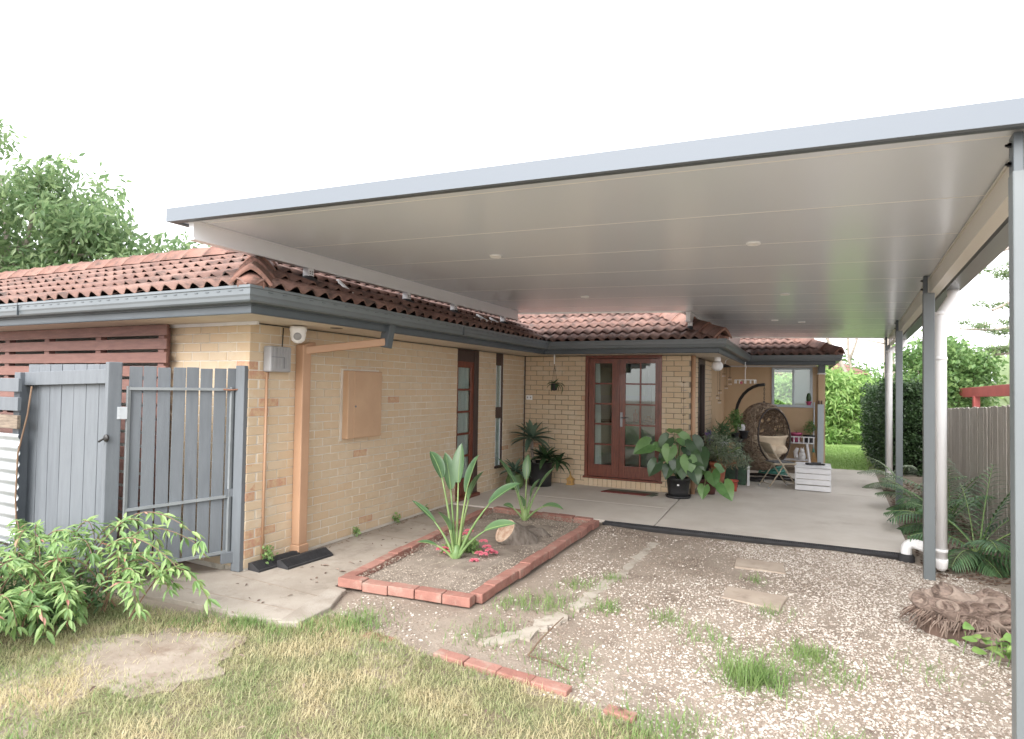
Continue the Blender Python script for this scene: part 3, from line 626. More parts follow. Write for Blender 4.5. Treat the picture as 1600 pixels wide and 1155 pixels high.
# side door on the long wall: brown frame, stained leaf with five panes, dark reveal
sd_ = MB(); sd_.box(XA-.12, XA+.004, DA1-.13, DA1, .0, ZS).box(XA-.12, XA-.006, DA0, DA1-.13, 2.02, ZS)
sd_ = sd_.build('side_door', M_BROWN, house, bevel=.004)
lf = MB(); xx0, xx1 = XA-.042, XA-.012; gy0, gy1 = DA0+.05, DA1-.22; zs = [.30+(1.93-.30)*k/5 for k in range(6)]
lf.box(xx0, xx1, DA0, gy0, .05, 2.02).box(xx0, xx1, gy1, DA1-.13, .05, 2.02).box(xx0, xx1, gy0, gy1, .05, zs[0]).box(xx0, xx1, gy0, gy1, zs[-1], 2.02)
for z in zs[1:-1]: lf.box(xx0+.004, xx1-.004, gy0, gy1, z-.016, z+.016)
lf.build('door_leaf', M_REDW, sd_, bevel=.003)
for k in range(5): pane('pane', gy0, gy1, (xx0+xx1)/2, zs[k]+(.016 if k else 0), zs[k+1]-(.016 if k < 4 else 0), sd_, 'y')
curtain(gy0-.02, gy1+.06, XA-.062, .2, 2.0, sd_, 'y', 0, 4)
MB().box(XA-.11, XA+.06, DA0, DA1-.0, -.02, .045).build('threshold', M_REDW, sd_, bevel=.005)
sw = MB(); sw.box(XA-.10, XA-.012, WA1-.09, WA1, .345, ZS).box(XA-.10, XA-.04, WA0, WA0+.012, .345, ZS).box(XA-.099, XA-.013, WA0+.012, WA1-.09, 2.0, ZS).box(XA-.10, XA-.008, WA0, WA1-.07, 1.14, 1.32).box(XA-.10, XA+.035, WA0-.02, WA1+.02, .33, .365)
sw = sw.build('slit_window', M_BROWN, house, bevel=.003)
for z0, z1 in ((.365, 1.14), (1.32, 2.0)):
    fr_ = MB().box(XA-.03, XA-.006, WA0+.012, WA0+.028, z0, z1).box(XA-.03, XA-.006, WA1-.108, WA1-.09, z0, z1).build('window_frame', M_WHITEP, sw)
    pane('pane', WA0+.028, WA1-.108, XA-.014, z0, z1, sw, 'y')
    curtain(WA0+.014, WA1-.094, XA-.024, z0, z1, sw, 'y', 0, 0)
# brown sliding door edge in the alcove
ad_ = MB().box(XC-.08, XC+.01, 10.70, 10.78, 0, ZS).box(XC-.08, XC+.01, 11.40, 11.47, 0, ZS).box(XC-.08, XC+.01, 10.78, 11.40, 2.1, ZS).build('alcove_door', M_BROWN, house, bevel=.004)
pane('pane', 10.78, 11.40, XC-.04, .02, 2.1, ad_, 'y')
aw = MB(); aw.box(WX0, WX0+.05, YD-.03, YD+.06, WZ0, WZ1).box(WX1-.05, WX1, YD-.03, YD+.06, WZ0, WZ1).box(WX0+.05, WX1-.05, YD-.03, YD+.06, WZ1-.045, WZ1).box(WX0-.01, WX1+.01, YD-.045, YD+.07, WZ0-.01, WZ0+.045).box(-.17, -.125, YD, YD+.04, WZ0+.045, WZ1-.045)
aw = aw.build('alcove_window', M_BLUEG, house, bevel=.004); MB().box(-.13, .2, YD+.05, YD+.056, WZ0+.03, WZ1-.03).build('blind', mat('pale_teal_blind', srgb(176, 190, 186), rough=.8, trans=.3), aw)
pane('pane', WX0+.05, -.17, YD+.02, WZ0+.045, WZ1-.045, aw); pane('pane', -.125, WX1-.05, YD+.012, WZ0+.045, WZ1-.045, aw)

# ------------------------------------------------------------------ carport
cp = thing('patio_carport', 'large flat insulated-panel carport roof on grey posts beside the house', 'carport', (-1, 6, 0))
SL = .027
def cz(x): return 2.90-SL*(x+4.22)
def xp(y): return .835+.066*(y-3.16)
XL, YFr, YM, YE = -4.36, 3.05, 9.27, 14.1
def slab_panel(y0, y1, xl, zz0, zz1, m, nm, par):
    b = MB(); xr0, xr1 = xp(y0)+.16, xp(y1)+.16
    P = [(xl, y0), (xr0, y0), (xr1, y1), (xl, y1)]
    b.v = [(x, y, cz(x)+zz0) for x, y in P]+[(x, y, cz(x)+zz1) for x, y in P]
    b.f = [(3, 2, 1, 0), (4, 5, 6, 7), (0, 1, 5, 4), (1, 2, 6, 5), (2, 3, 7, 6), (3, 0, 4, 7)]; b.mi = [0]*6
    return b.build(nm, m, par)
ys = [YFr+.004, 3.2]+[3.2+.905*k for k in range(1, 7)]+[YM]
for a, b_ in zip(ys[:-1], ys[1:]): slab_panel(a+.0025, b_-.0025, XL+.004, 0, .072, M_CEIL, 'roof_panel', cp)
ys2 = [YM]+[3.2+.905*k for k in range(7, 12)]+[YE]
for a, b_ in zip(ys2[:-1], ys2[1:]): slab_panel(a+.0025, b_-.0025, -1.60, 0, .072, M_CEIL, 'roof_panel', cp)
for y in ys[1:-1]: slab_panel(y-.004, y+.004, XL+.01, -.0012, .004, M_SEAM, 'panel_seam', cp)
for y in ys2[:-1]: slab_panel(y-.004, y+.004, -1.59, -.0012, .004, M_SEAM, 'panel_seam', cp)
def strip(p0, p1, w_, zo0, zo1, m, nm):                 # sloped fascia strip following the roof plane
    p0, p1 = Vector(p0), Vector(p1); d = (p1-p0).normalized(); n_ = Vector((d.y, -d.x))*w_; b = MB()
    P = [p0, p1, p1+n_, p0+n_]
    b.v = [(p.x, p.y, cz(p.x)+zo0) for p in P]+[(p.x, p.y, cz(p.x)+zo1) for p in P]
    b.f = [(3, 2, 1, 0), (4, 5, 6, 7), (0, 1, 5, 4), (1, 2, 6, 5), (2, 3, 7, 6), (3, 0, 4, 7)]; b.mi = [0]*6
    return b.build(nm, m, cp)
xr = xp(YFr)+.30
strip((XL-.035, YFr), (xr, YFr), .035, -.018, .084, mat('pale_grey_flashing', srgb(112, 121, 132), rough=.5, spec=.25), 'front_fascia')
strip((XL-.033, YFr+.036), (xr, YFr+.036), .03, -.017, -.0035, M_FASC, 'fascia_lip')
strip((XL, YM+.002), (XL, YFr+.001), .033, -.018, .083, M_GUT, 'side_fascia')
strip((-1.60, YM+.033), (XL, YM+.033), .03, -.012, .083, M_CREAMB, 'rear_fascia')
strip((xp(YE)+.2, YE+.033), (-1.6, YE+.033), .03, -.012, .083, M_CREAMB, 'rear_fascia')
strip((-1.635, YE), (-1.635, YM+.034), -.03, -.012, .083, M_CREAMB, 'side_fascia')
def ibeam(x, y0, y1, h, w_, m, nm, par):
    b = MB(); zt = cz(x)-.002; b.box(x-w_/2, x+w_/2, y0, y1, zt-h, zt-h+.014).box(x-w_/2, x+w_/2, y0, y1, zt-.014, zt).box(x-w_*.36, x+w_*.36, y0+.002, y1-.002, zt-h+.014, zt-.014)
    return b.build(nm, m, par)
ibeam(-4.22, 3.1, 8.99, .147, .075, M_ALU, 'roof_beam', cp)
ibeam(-1.53, 9.31, 12.6, .147, .075, M_ALU, 'roof_beam', cp)
def roofz(x, y):
    if y < 9.2: return ZE+TP*(xe-x)
    return min(ZE+TP*(xb-x), ZE+TP*(y-yb))
for (x, y) in ((-4.22, 4.33), (-4.22, 5.92), (-4.22, 7.0), (-4.22, 8.5), (-1.53, 9.55)):
    z0 = roofz(x, y); z1 = cz(x)-.149
    b = MB().box(x-.036, x+.036, y-.036, y+.036, z0, z1).build('roof_bracket', M_ALU, cp, bevel=.004)
    MB().lathe([(.10, z0+.0), (.085, z0+.035), (.055, z0+.05), (.050, z0+.06), (.042, z0+.065)], 14, (x, y, 0)).build('rubber_boot', M_BLACKR, b, True)
    for zz in (.03, .05):
        for yy in (-.015, .015): MB().lathe([(0, 0), (.006, 0), (.006, .006), (0, .006)], 6, (x+.036, y+yy, z1-zz), Matrix.Rotation(PI/2, 4, 'Y')).build('bolt', M_BOLT, b)
# right hand beam, gutter, posts with plates
BO = .018
def lineprism(off0, off1, y0, y1, z0, z1, m, nm, par=cp, bevel=0):
    b = MB(); b.prism([(xp(y0)+off0, y0), (xp(y0)+off1, y0), (xp(y1)+off1, y1), (xp(y1)+off0, y1)], z0, z1); return b.build(nm, m, par, bevel=bevel)
zc = cz(1.1); lineprism(BO, BO+.06, 3.07, 14.06, zc-.16, zc-.012, M_CREAMB, 'side_beam')
lineprism(BO-.008, BO+.068, 3.068, 14.062, zc-.166, zc-.154, M_CREAMB, 'beam_flange'); lineprism(BO-.008, BO+.068, 3.068, 14.062, zc-.02, zc-.006, M_CREAMB, 'beam_flange')
gb = MB()
for (a0, a1, z0, z1) in ((.155, .163, zc-.10, zc+.06), (.155, .285, zc-.11, zc-.10), (.277, .285, zc-.10, zc+.03)):
    gb.prism([(xp(3.0)+a0, 3.0), (xp(3.0)+a1, 3.0), (xp(14.1)+a1, 14.1), (xp(14.1)+a0, 14.1)], z0, z1)
gb.build('carport_gutter', M_GUT, cp)
POSTS = [3.16, 6.74, 10.75, 14.0]
for y in POSTS:
    x = xp(y); a = math.atan(.066); zt = zc-.166
    b = MB().cb((x, y, (zt-.3)/2+.0), (.09, .09, zt+.3), -a); post = b.build('post', M_POST, cp, bevel=.006)
    MB().cb((x-.025, y, zt+.075), (.034, .084, .17), -a).build('post_plate', M_FASC, post, bevel=.003)
    for zz in (.04, .12):
        for s_ in (-1, 1): MB().lathe([(0, 0), (.011, 0), (.011, .012), (.006, .012), (.006, .02), (0, .02)], 6, (x-.042, y+.02*s_*0, zt+zz), Matrix.Rotation(-PI/2, 4, 'Y')).build('bolt', M_BOLT, post)
def ppipe(x, y, name):
    zt = zc-.105; gx = xp(y)+.22
    b = MB().tube([(gx, y, zt), (gx, y, zt-.07), (gx-.02, y, zt-.11), (x+.03, y, zt-.2), (x, y, zt-.25), (x, y, .06)], .05, 16)
    p = b.build('downpipe', M_PVC, cp, True)
    for z in (zt-.24, 1.98, .16): MB().tube([(x, y, z), (x, y, z+.03)], .0545, 16).build('pipe_collar', M_PVC, p, True)
    MB().lathe([(0, -.02), (.03, -.01), (.05, .02), (.055, .07), (.055, .10), (.05, .10)], 16, (x, y, 0)).build('end_cap', M_PVC, p, True)
ppipe(1.205, 6.98, 'a'); ppipe(1.50, 13.3, 'b')
for (x, y) in ((-2.52, 4.9), (-.33, 4.97), (-2.56, 7.55), (-.17, 7.72), (.01, 10.9), (-.38, 10.6)):
    M_ = Matrix.Rotation(math.atan(SL), 4, 'Y'); z = cz(x)
    d_ = MB().lathe([(.055, 0), (.055, -.006), (.048, -.012), (.038, -.008), (.036, 0)], 20, (x, y, z), M_).build('downlight', M_WHITE, cp, True)
    MB().lathe([(0, -.004), (.037, -.005)], 20, (x, y, z), M_).build('lens', M_SEAM, d_)

# ------------------------------------------------------------------ left: slat screen, gate, board fence, sheet fence
scn = thing('slat_screen', 'red-brown horizontal slat screen under the front eave behind the grey fence', 'screen', (-7, 3.8, 0))
zz = 2.105; k = 0
while zz > .1:
    MB().box(-9.4, -5.46+random.uniform(-.004, .004), 3.79, 3.812, zz, zz+.103).build('slat', M_REDSL, scn, bevel=.003); zz -= .133
for x in (-8.35, -7.55, -6.62, -5.62): MB().box(x, x+.09, 3.815, 3.88, -.05, 2.21).build('upright', M_REDSL, scn, bevel=.003)
GA, GB = Vector((-5.08, 3.08, 0)), Vector((-4.585, 3.90, 0)); gd = (GB-GA).normalized(); gn = Vector((gd.y, -gd.x, 0)); gang = math.atan2(gd.y, gd.x)
fen = thing('board_fence', 'grey painted vertical board fence left of the gate behind the shrub', 'fence', (-5.7, 3.2, 0))
b = MB().cb((GA.x, GA.y, .88), (.10, .10, 1.87), gang+.2); gp = b.build('post', M_GPAINT, fen, bevel=.006)
FA, FB = Vector((-5.14, 3.12, 0)), Vector((-6.45, 3.15, 0)); fd_ = (FB-FA).normalized(); fang = math.atan2(fd_.y, fd_.x); fn = Vector((fd_.y, -fd_.x, 0)); fn = fn if fn.y < 0 else -fn
for i in range(7):
    p = FA+fd_*(.1+i*.188); MB().cb((p.x, p.y, .90+.003*i), (.181, .018, 1.80-.006*i), fang, Matrix.Rotation(random.uniform(-.004, .004), 4, 'Y')).build('board', M_GPAINT, fen, bevel=.003)
pa = FA+fn*.035; pb = FA+fd_*1.33+fn*.035
MB().bar((pa.x, pa.y, 1.70), (pb.x, pb.y, 1.665), .04, .12).build('rail', M_GPAINT, fen, bevel=.004)
MB().bar((pa.x, pa.y, .16), (pb.x, pb.y, .16), .04, .13).build('rail', M_GPAINT, fen, bevel=.004)
MB().cb((FB.x-.02, FB.y-.04, .86), (.1, .1, 1.73), fang).build('post', M_GPAINT, fen, bevel=.005)
MB().lathe([(0, 0), (.03, 0), (.03, .012), (.018, .02), (0, .022)], 10, (GA.x+.035, GA.y-.06, 1.20), Matrix.Rotation(PI/2, 4, 'X')).tube([(GA.x+.03, GA.y-.075, 1.2), (GA.x-.03, GA.y-.085, 1.17)], .009, 8).build('gate_stop', M_BLACK, fen)
gate = thing('garden_gate', 'grey paling gate in a light steel frame beside the brick corner', 'gate', tuple(GA.lerp(GB, .5)))
glen = (GB-GA).length
def gp_(t, z, off=0): p = GA+gd*t+gn*off; return (p.x, p.y, z)
for i in range(8):
    t = .15+i*.107
    MB().cb(gp_(t, .955), (.095, .016, 1.66+.01*math.sin(i*2.1)), gang, Matrix.Rotation(random.uniform(-.006, .006), 4, 'Y')).build('paling', M_GPAINT, gate, bevel=.003)
fr = MB()
for z in (1.60, .62, .13): fr.bar(gp_(.10, z+(0 if z > 1 else -.02), .022), gp_(glen-.07, z+(.0 if z > 1 else .03), .022), .022, .024)
for t in (.105, glen-.07): fr.bar(gp_(t, .12, .022), gp_(t, 1.62, .022), .024, .024, (1, 0, 0))
fr.build('steel_frame', mat('gate_steel', srgb(132, 138, 142), srgb(120, 126, 130), 6, .45), gate)
hg = MB().bar(gp_(.03, 1.40, .05), gp_(.10, 1.40, .04), .005, .10).build('hinge', M_GALV, gate)
for z in (1.36, 1.385, 1.415, 1.44): MB().lathe([(0, 0), (.007, 0), (.007, .006), (0, .006)], 8, gp_(.045, z, .053), gn.to_track_quat('Z', 'Y').to_matrix().to_4x4()).build('screw', M_GALV, hg)
MB().bar(gp_(glen-.10, .68, .03), gp_(glen-.04, .68, .03), .01, .07).build('latch_plate', M_GPAINT, gate)
MB().tube([gp_(glen-.14, 1.60, .03), gp_(glen-.09, 1.595, .045), gp_(glen-.03, 1.60, .05), gp_(glen+.01, 1.61, .03)], .008, 6).build('chain', M_RUST, gate)
gpost = thing('gate_post', 'tall grey painted gate post fixed against the brick corner', 'post', (GB.x+.05, GB.y, 0))
MB().cb((GB.x+.05, GB.y-.005, .90), (.10, .09, 1.83), .1).build('post', M_GPAINT, gpost, bevel=.006)
MB().cb((GB.x-.0, GB.y-.055, .11), (.16, .05, .10), gang).build('foot_block', M_GPAINT, gpost, bevel=.005)
sf = thing('corrugated_fence', 'low corrugated metal sheet fence with two grey rails at the left edge', 'fence', (-7, 3.1, 0))
cs = MB(); nz = 96
for i in range(nz+1):
    z = .18+(1.17-.18)*i/nz; yy = 3.115+.011*math.cos(z*2*PI/.1); cs.v += [(-9.2, yy-.06, z), (-6.33, yy-.09, z)]
cs.f = [(2*i, 2*i+1, 2*i+3, 2*i+2) for i in range(nz)]; cs.mi = [0]*nz
cso = cs.build('corrugated_sheet', M_GALV, sf, True); md_ = cso.modifiers.new('thick', 'SOLIDIFY'); md_.thickness = .003
for z, m in ((1.61, M_GPAINT), (1.44, M_GPAINT), (1.28, M_WEATH)): MB().box(-9.2, -6.27, 2.975, 3.005, z-.06, z+.06).build('rail', m, sf, bevel=.004)
MB().box(-9.2, -5.9, 2.97, 3.01, -.02, .17).build('plinth_board', M_GPAINT, sf, bevel=.004)
# meandering vine stem
tag(MB().tube([(-6.2, 2.95, 0), (-6.22, 2.98, .35), (-6.28, 2.99, .6), (-6.29, 3.0, 1.0), (-6.26, 3.05, 1.35), (-6.25, 3.07, 1.6)], .008, 6).build('dead_vine', M_TWIG, None, True), 'thin dry vine stem climbing the left end of the grey board fence', 'vine')

# ------------------------------------------------------------------ right: paling fence and pergola
def fx(y): return 1.90+.066*(y-7.7)
pf = thing('paling_fence', 'weathered grey timber paling fence along the right boundary', 'fence', (fx(9), 9, 0))
y = 1.2
while y < 14.5:
    x = fx(y); zt = 1.60-.032*(y-6)+random.uniform(-.008, .012)
    MB().cb((x+random.uniform(-.004, .004), y, zt/2-.05), (.016, .098, zt+.1), -math.atan(.066), Matrix.Rotation(random.uniform(-.008, .008), 4, 'X')).build('paling', M_PALE, pf, bevel=.002); y += .1005
for z in (.35, 1.25): MB().bar((fx(1.2)+.03, 1.2, z), (fx(14.5)+.03, 14.5, z-.05), .04, .07).build('rail', M_PALE, pf)
for y in (1.4, 3.9, 6.4, 8.9, 11.4, 13.9): MB().cb((fx(y)+.09, y, .7), (.09, .09, 1.45)).build('post', M_PALE, pf)
pg = thing('red_pergola', 'red painted pergola beam and post beyond the paling fence', 'pergola', (3.2, 15, 0))
MB().bar((3.2, 18.2, 1.64), (3.2, 11.2, 1.76), .06, .20).build('beam', M_REDPG, pg, bevel=.006)
MB().bar((3.45, 16.4, 1.755), (3.45, 11, 1.87), .5, .012).build('roof_sheet', M_GALV, pg)
for y in (15.1, 11.6): MB().cb((3.2, y, .8), (.11, .11, 1.62)).build('post', M_REDPG, pg, bevel=.006)

# ------------------------------------------------------------------ garden edging, pavers, drain, ramps
def edge_run(par, a, b, n, z, W=.11, Hh=.075, nm='edging_brick'):
    a, b = Vector((*a, 0)), Vector((*b, 0)); d = b-a; st = d.length/n; ang = math.atan2(d.y, d.x)
    for i in range(n):
        c = a+d.normalized()*(st*(i+.5))
        c.x += random.uniform(-.006, .006); c.y += random.uniform(-.006, .006)
        MB().cb((c.x, c.y, z+random.uniform(-.006, .006)), (st-.004, W, Hh), ang+random.uniform(-.02, .02), Matrix.Rotation(random.uniform(-.02, .02), 4, 'X')).build(nm, M_EDGE, par, bevel=.006)
ge = thing('garden_edging', 'red brick edging round the garden bed beside the path', 'edging', (-2.9, 5.6, 0))
edge_run(ge, (-3.47, 4.03), (-2.28, 4.13), 5, .015); edge_run(ge, (-2.285, 4.20), (-2.275, 7.20), 13, .012); edge_run(ge, (-3.46, 4.10), (-3.75, 7.22), 13, .012); edge_run(ge, (-3.70, 7.29), (-2.32, 7.22), 6, .012)
le = thing('lawn_edging', 'worn red brick edging half sunk between lawn and gravel', 'edging', (-1.9, 3.3, 0))
edge_run(le, (-2.68, 3.36), (-2.45, 3.35), 1, -.066, .09); edge_run(le, (-2.08, 3.32), (-1.16, 3.25), 4, -.052, .085); edge_run(le, (-.93, 3.18), (-.76, 3.16), 1, -.066, .08); edge_run(le, (-.42, 2.98), (-.22, 2.92), 1, -.07, .08)
for i, (pl, lb) in enumerate((([(-.58, 6.56), (-.14, 6.58), (-.12, 6.24), (-.56, 6.24)], 'flat sandstone paver in the gravel nearest the black drain grate'), ([(-.57, 5.60), (-.10, 5.55), (-.14, 5.20), (-.58, 5.28)], 'flat sandstone paver in the middle of the gravel, nearer the lawn'))):
    tag(MB().prism(ragged(pl, .12, .006), -.07, -.030).build('paver', M_PAVER, bevel=.006), lb, 'paver', 'pavers in the gravel')
dr = thing('drain_channel', 'black slotted drain channel along the patio slab edge', 'drain', (-.6, 7.4, 0))
DA_, DB_ = Vector((-2.22, 7.385, 0)), Vector((1.02, 7.425, 0)); dd = (DB_-DA_).normalized(); dn = Vector((-dd.y, dd.x, 0))
MB().bar(DA_+Vector((0, 0, -.045)), DB_+Vector((0, 0, -.045)), .118, .05).build('channel', M_BLACK, dr)
for s_ in (-1, 1): MB().bar(DA_+dn*.055*s_+Vector((0, 0, -.012)), DB_+dn*.055*s_+Vector((0, 0, -.012)), .012, .022).build('rim', M_BLACKR, dr)
gr = MB(); L_ = (DB_-DA_).length; n_ = int(L_/.022)
for i in range(n_):
    c = DA_+dd*(i+.5)*.022; gr.bar(c-dn*.05+Vector((0, 0, -.012)), c+dn*.05+Vector((0, 0, -.012)), .010, .014)
for s_ in (-.018, .018): gr.bar(DA_+dn*s_+Vector((0, 0, -.011)), DB_+dn*s_+Vector((0, 0, -.011)), .006, .012)
tag(gr.build('grate', M_BLACKR, dr), None, None, kind='stuff')
el = thing('drain_elbow', 'white plastic pipe elbow bending into the black drain beside the post', 'pipe', (1.0, 7.2, 0))
MB().tube([(.975, 7.36, -.03), (.975, 7.36, .05)]+[(.975+.07*(1-math.cos(a)), 7.36-.03*(1-math.cos(a)), .07+.07*math.sin(a)) for a in (.3, .7, 1.1, 1.5)]+[(1.2, 7.1, .14), (1.205, 6.99, .12)], .05, 14).build('pipe', M_PVC, el, True)
MB().lathe([(.075, -.05), (.075, .0), (.058, .025), (.052, .025)], 16, (.975, 7.36, 0)).build('socket', M_BLACKR, el, True)
for i, (a, b, lb) in enumerate((((-4.40, 3.94), (-4.36, 4.44), 'black rubber ramp lying against the brick wall by the conduit'), ((-4.24, 4.12), (-4.20, 4.66), 'black rubber ramp lying in front of the tan downpipe'))):
    a, b = Vector((*a, 0)), Vector((*b, 0)); d = (b-a).normalized(); n = Vector((d.y, -d.x, 0)); rp = MB()
    pr = [(-.075, -.018), (-.075, .045), (-.03, .05), (.075, .0), (.075, -.018)]
    for e in (a, b): rp.v += [tuple(e+n*u+Vector((0, 0, z))) for u, z in pr]
    rp.f = [(j, (j+1) % 5, 5+(j+1) % 5, 5+j) for j in range(5)]+[(4, 3, 2, 1, 0), (5, 6, 7, 8, 9)]; rp.mi = [0]*7
    t = thing('rubber_ramp', lb, 'ramp', tuple(a), 'rubber ramps by the downpipe'); rp.build('wedge', M_BLACKR, t)
    for k in range(7):
        u = -.025+k*.014; z = .052-.0476*(u+.03)/.105; MB().bar(a+n*u+Vector((0, 0, z)), b+n*u+Vector((0, 0, z)), .005, .005).build('tread', M_BLACKR, t)

# ------------------------------------------------------------------ gravel, chips, grass (uncountable stuff)
def inpoly(x, y, P):
    P = np.asarray(P); c = np.zeros(len(x), bool); j = len(P)-1
    for i in range(len(P)):
        xi, yi = P[i]; xj, yj = P[j]
        c ^= ((yi > y) != (yj > y)) & (x < (xj-xi)*(y-yi)/(yj-yi+1e-12)+xi); j = i
    return c
def vnoise(x, y, s, seed=0):
    r = np.random.default_rng(seed); tot = 0
    for k in range(5):
        a, b, p = r.uniform(-1, 1, 3); a, b = a*s*(1.5**k), b*s*(1.5**k); tot = tot+np.sin(a*x+b*y+p*9)/(1.25**k)
    return tot/3
ICO_V, ICO_F = None, None
bm = bmesh.new(); bmesh.ops.create_icosphere(bm, subdivisions=1, radius=1); ICO_V = np.array([v.co[:] for v in bm.verts]); ICO_F = np.array([[v.index for v in f.verts] for f in bm.faces]); bm.free()
ICO_V = ICO_V*rng.uniform(.75, 1.15, (len(ICO_V), 1))
OCT_V = np.array([(1, .1, 0), (-.2, .9, .1), (-.9, -.1, -.1), (.15, -1, 0), (.1, .05, .95), (0, 0, -.8)]); OCT_F = np.array([(0, 1, 4), (1, 2, 4), (2, 3, 4), (3, 0, 4), (1, 0, 5), (2, 1, 5), (3, 2, 5), (0, 3, 5)])
def scatter_stones(name, x, y, z, smin, smax, m, flat=.6, parent=None, pw=2.0, big=False):
    n = len(x); s = smin+(smax-smin)*rng.uniform(0, 1, n)**pw; a = rng.uniform(0, 2*PI, n); st = rng.uniform(.6, 1, n); A = np.zeros((n, 3, 4))
    A[:, 0, 0] = np.cos(a)*s; A[:, 0, 1] = -np.sin(a)*s*st; A[:, 1, 0] = np.sin(a)*s; A[:, 1, 1] = np.cos(a)*s*st; A[:, 2, 2] = s*flat
    A[:, 2, 0] = s*rng.normal(0, .2, n); A[:, 0, 3] = x; A[:, 1, 3] = y; A[:, 1, 2] = s*rng.normal(0, .25, n)*flat; A[:, 2, 3] = z+s*flat*rng.uniform(-.25, .5, n)
    return instmesh(name, ICO_V if big else OCT_V, ICO_F if big else OCT_F, A, m, parent)
GHV = np.vectorize(gh)
PADS = [[(-4.47, 7.435), (-3.80, 7.435), (-3.50, 3.98), (-3.18, 3.6), (-3.18, 3.2), (-3.55, 3.16), (-4.2, 3.2), (-5.05, 3.0), (-5.3, 3.25), (-4.62, 3.93)], [(-3.5, 3.95), (-2.2, 4.05), (-2.2, 7.3), (-3.8, 7.35)], [(-.58, 6.56), (-.14, 6.58), (-.12, 6.24), (-.56, 6.24)], [(-.57, 5.60), (-.10, 5.55), (-.14, 5.20), (-.58, 5.28)],
        ]
KERB = [[(-1.50, 6.8), (-1.41, 6.8), (-1.44, 5.5), (-1.53, 5.5)], [(-1.54, 5.48), (-1.45, 5.48), (-1.52, 4.45), (-1.64, 4.48)], [(-1.65, 4.36), (-1.54, 4.3), (-1.66, 3.8), (-1.88, 3.56), (-1.95, 3.64), (-1.76, 3.9)]]
def keep(x, y, extra=()):
    k = np.ones(len(x), bool)
    for P in PADS+list(extra): k &= ~inpoly(x, y, P)
    return k
GRAV = [(-3.15, 3.33), (-3.25, 3.6), (-3.38, 3.97), (-2.2, 4.07), (-2.18, 7.3), (.95, 7.33), (1.35, 7.0), (1.75, 6.5), (1.75, 2.2), (-.1, 2.2), (-.65, 3.1), (-2.7, 3.33)]
N_ = 170000; x = rng.uniform(-3.2, 1.8, N_); y = rng.uniform(2.2, 7.35, N_)
dens = np.clip(.30+.5*np.clip((x+1.1)/1.6, -.45, 1)+.30*vnoise(x, y, 2.6, 3)-.35*np.exp(-((x+1.05)**2/.25+(y-6.3)**2/.9)), .05, 1)
k = inpoly(x, y, GRAV) & keep(x, y) & (rng.uniform(0, 1, N_) < dens*.9) & (keep(x, y, KERB) | (rng.uniform(0, 1, N_) < .35)) | ((inpoly(x, y, PADS[2]) | inpoly(x, y, PADS[3])) & (rng.uniform(0, 1, N_) < .16))
x, y = x[k], y[k]; tag(scatter_stones('gravel', x, y, GHV(x, y), .0045, .015, M_STN, .6, None, 2.6), 'pale white and tan gravel scattered over the soil', 'gravel', kind='stuff')
x, y = x[::14], y[::14]; x = x+rng.normal(0, .02, len(x)); kk = keep(x, y, KERB); x, y = x[kk], y[kk]
tag(scatter_stones('gravel', x, y, GHV(x, y), .008, .018, M_STN, .5, None, 2.4, True), 'larger pale pebbles among the fine gravel', 'gravel', kind='stuff')
N_ = 46000; x = rng.uniform(-3.2, 1.8, N_); y = rng.uniform(2.2, 7.35, N_); k = inpoly(x, y, GRAV) & keep(x, y); x, y = x[k], y[k]
tag(scatter_stones('soil_crumbs', x, y, GHV(x, y), .003, .011, mat('soil_crumb', srgb(146, 129, 113), srgb(122, 104, 89), 3, .97, 0, 50, .8, srgb(168, 151, 134)), .5), 'loose brown soil crumbs between the gravel', 'soil', kind='stuff')
N_ = 38000; x = rng.uniform(-3.2, 1.8, N_); y = rng.uniform(2.2, 7.35, N_); k = inpoly(x, y, GRAV) & keep(x, y, KERB)
x, y = x[k], y[k]; tag(scatter_stones('bark_litter', x, y, GHV(x, y), .003, .013, M_CHIP, .35), 'brown bark and leaf litter between the gravel stones', 'litter', kind='stuff')
N_ = 24000; u = rng.uniform(0, 1, N_); t = rng.uniform(0, 1, N_); B_ = np.array(BED)
P = (B_[0]*(1-u)[:, None]+B_[1]*u[:, None])*(1-t)[:, None]+(B_[3]*(1-u)[:, None]+B_[2]*u[:, None])*t[:, None]
k = rng.uniform(0, 1, N_) < .5+.5*vnoise(P[:, 0], P[:, 1], 3, 8); P = P[k]
tag(scatter_stones('bed_mulch', P[:, 0], P[:, 1], np.full(len(P), .032), .003, .010, mat('mulch_chip', srgb(160, 144, 126), srgb(120, 100, 82), 20, .92, .3, 90, .85, srgb(210, 196, 178)), .4), 'fine pale chips and soil crumbs inside the brick edged bed', 'mulch', kind='stuff')
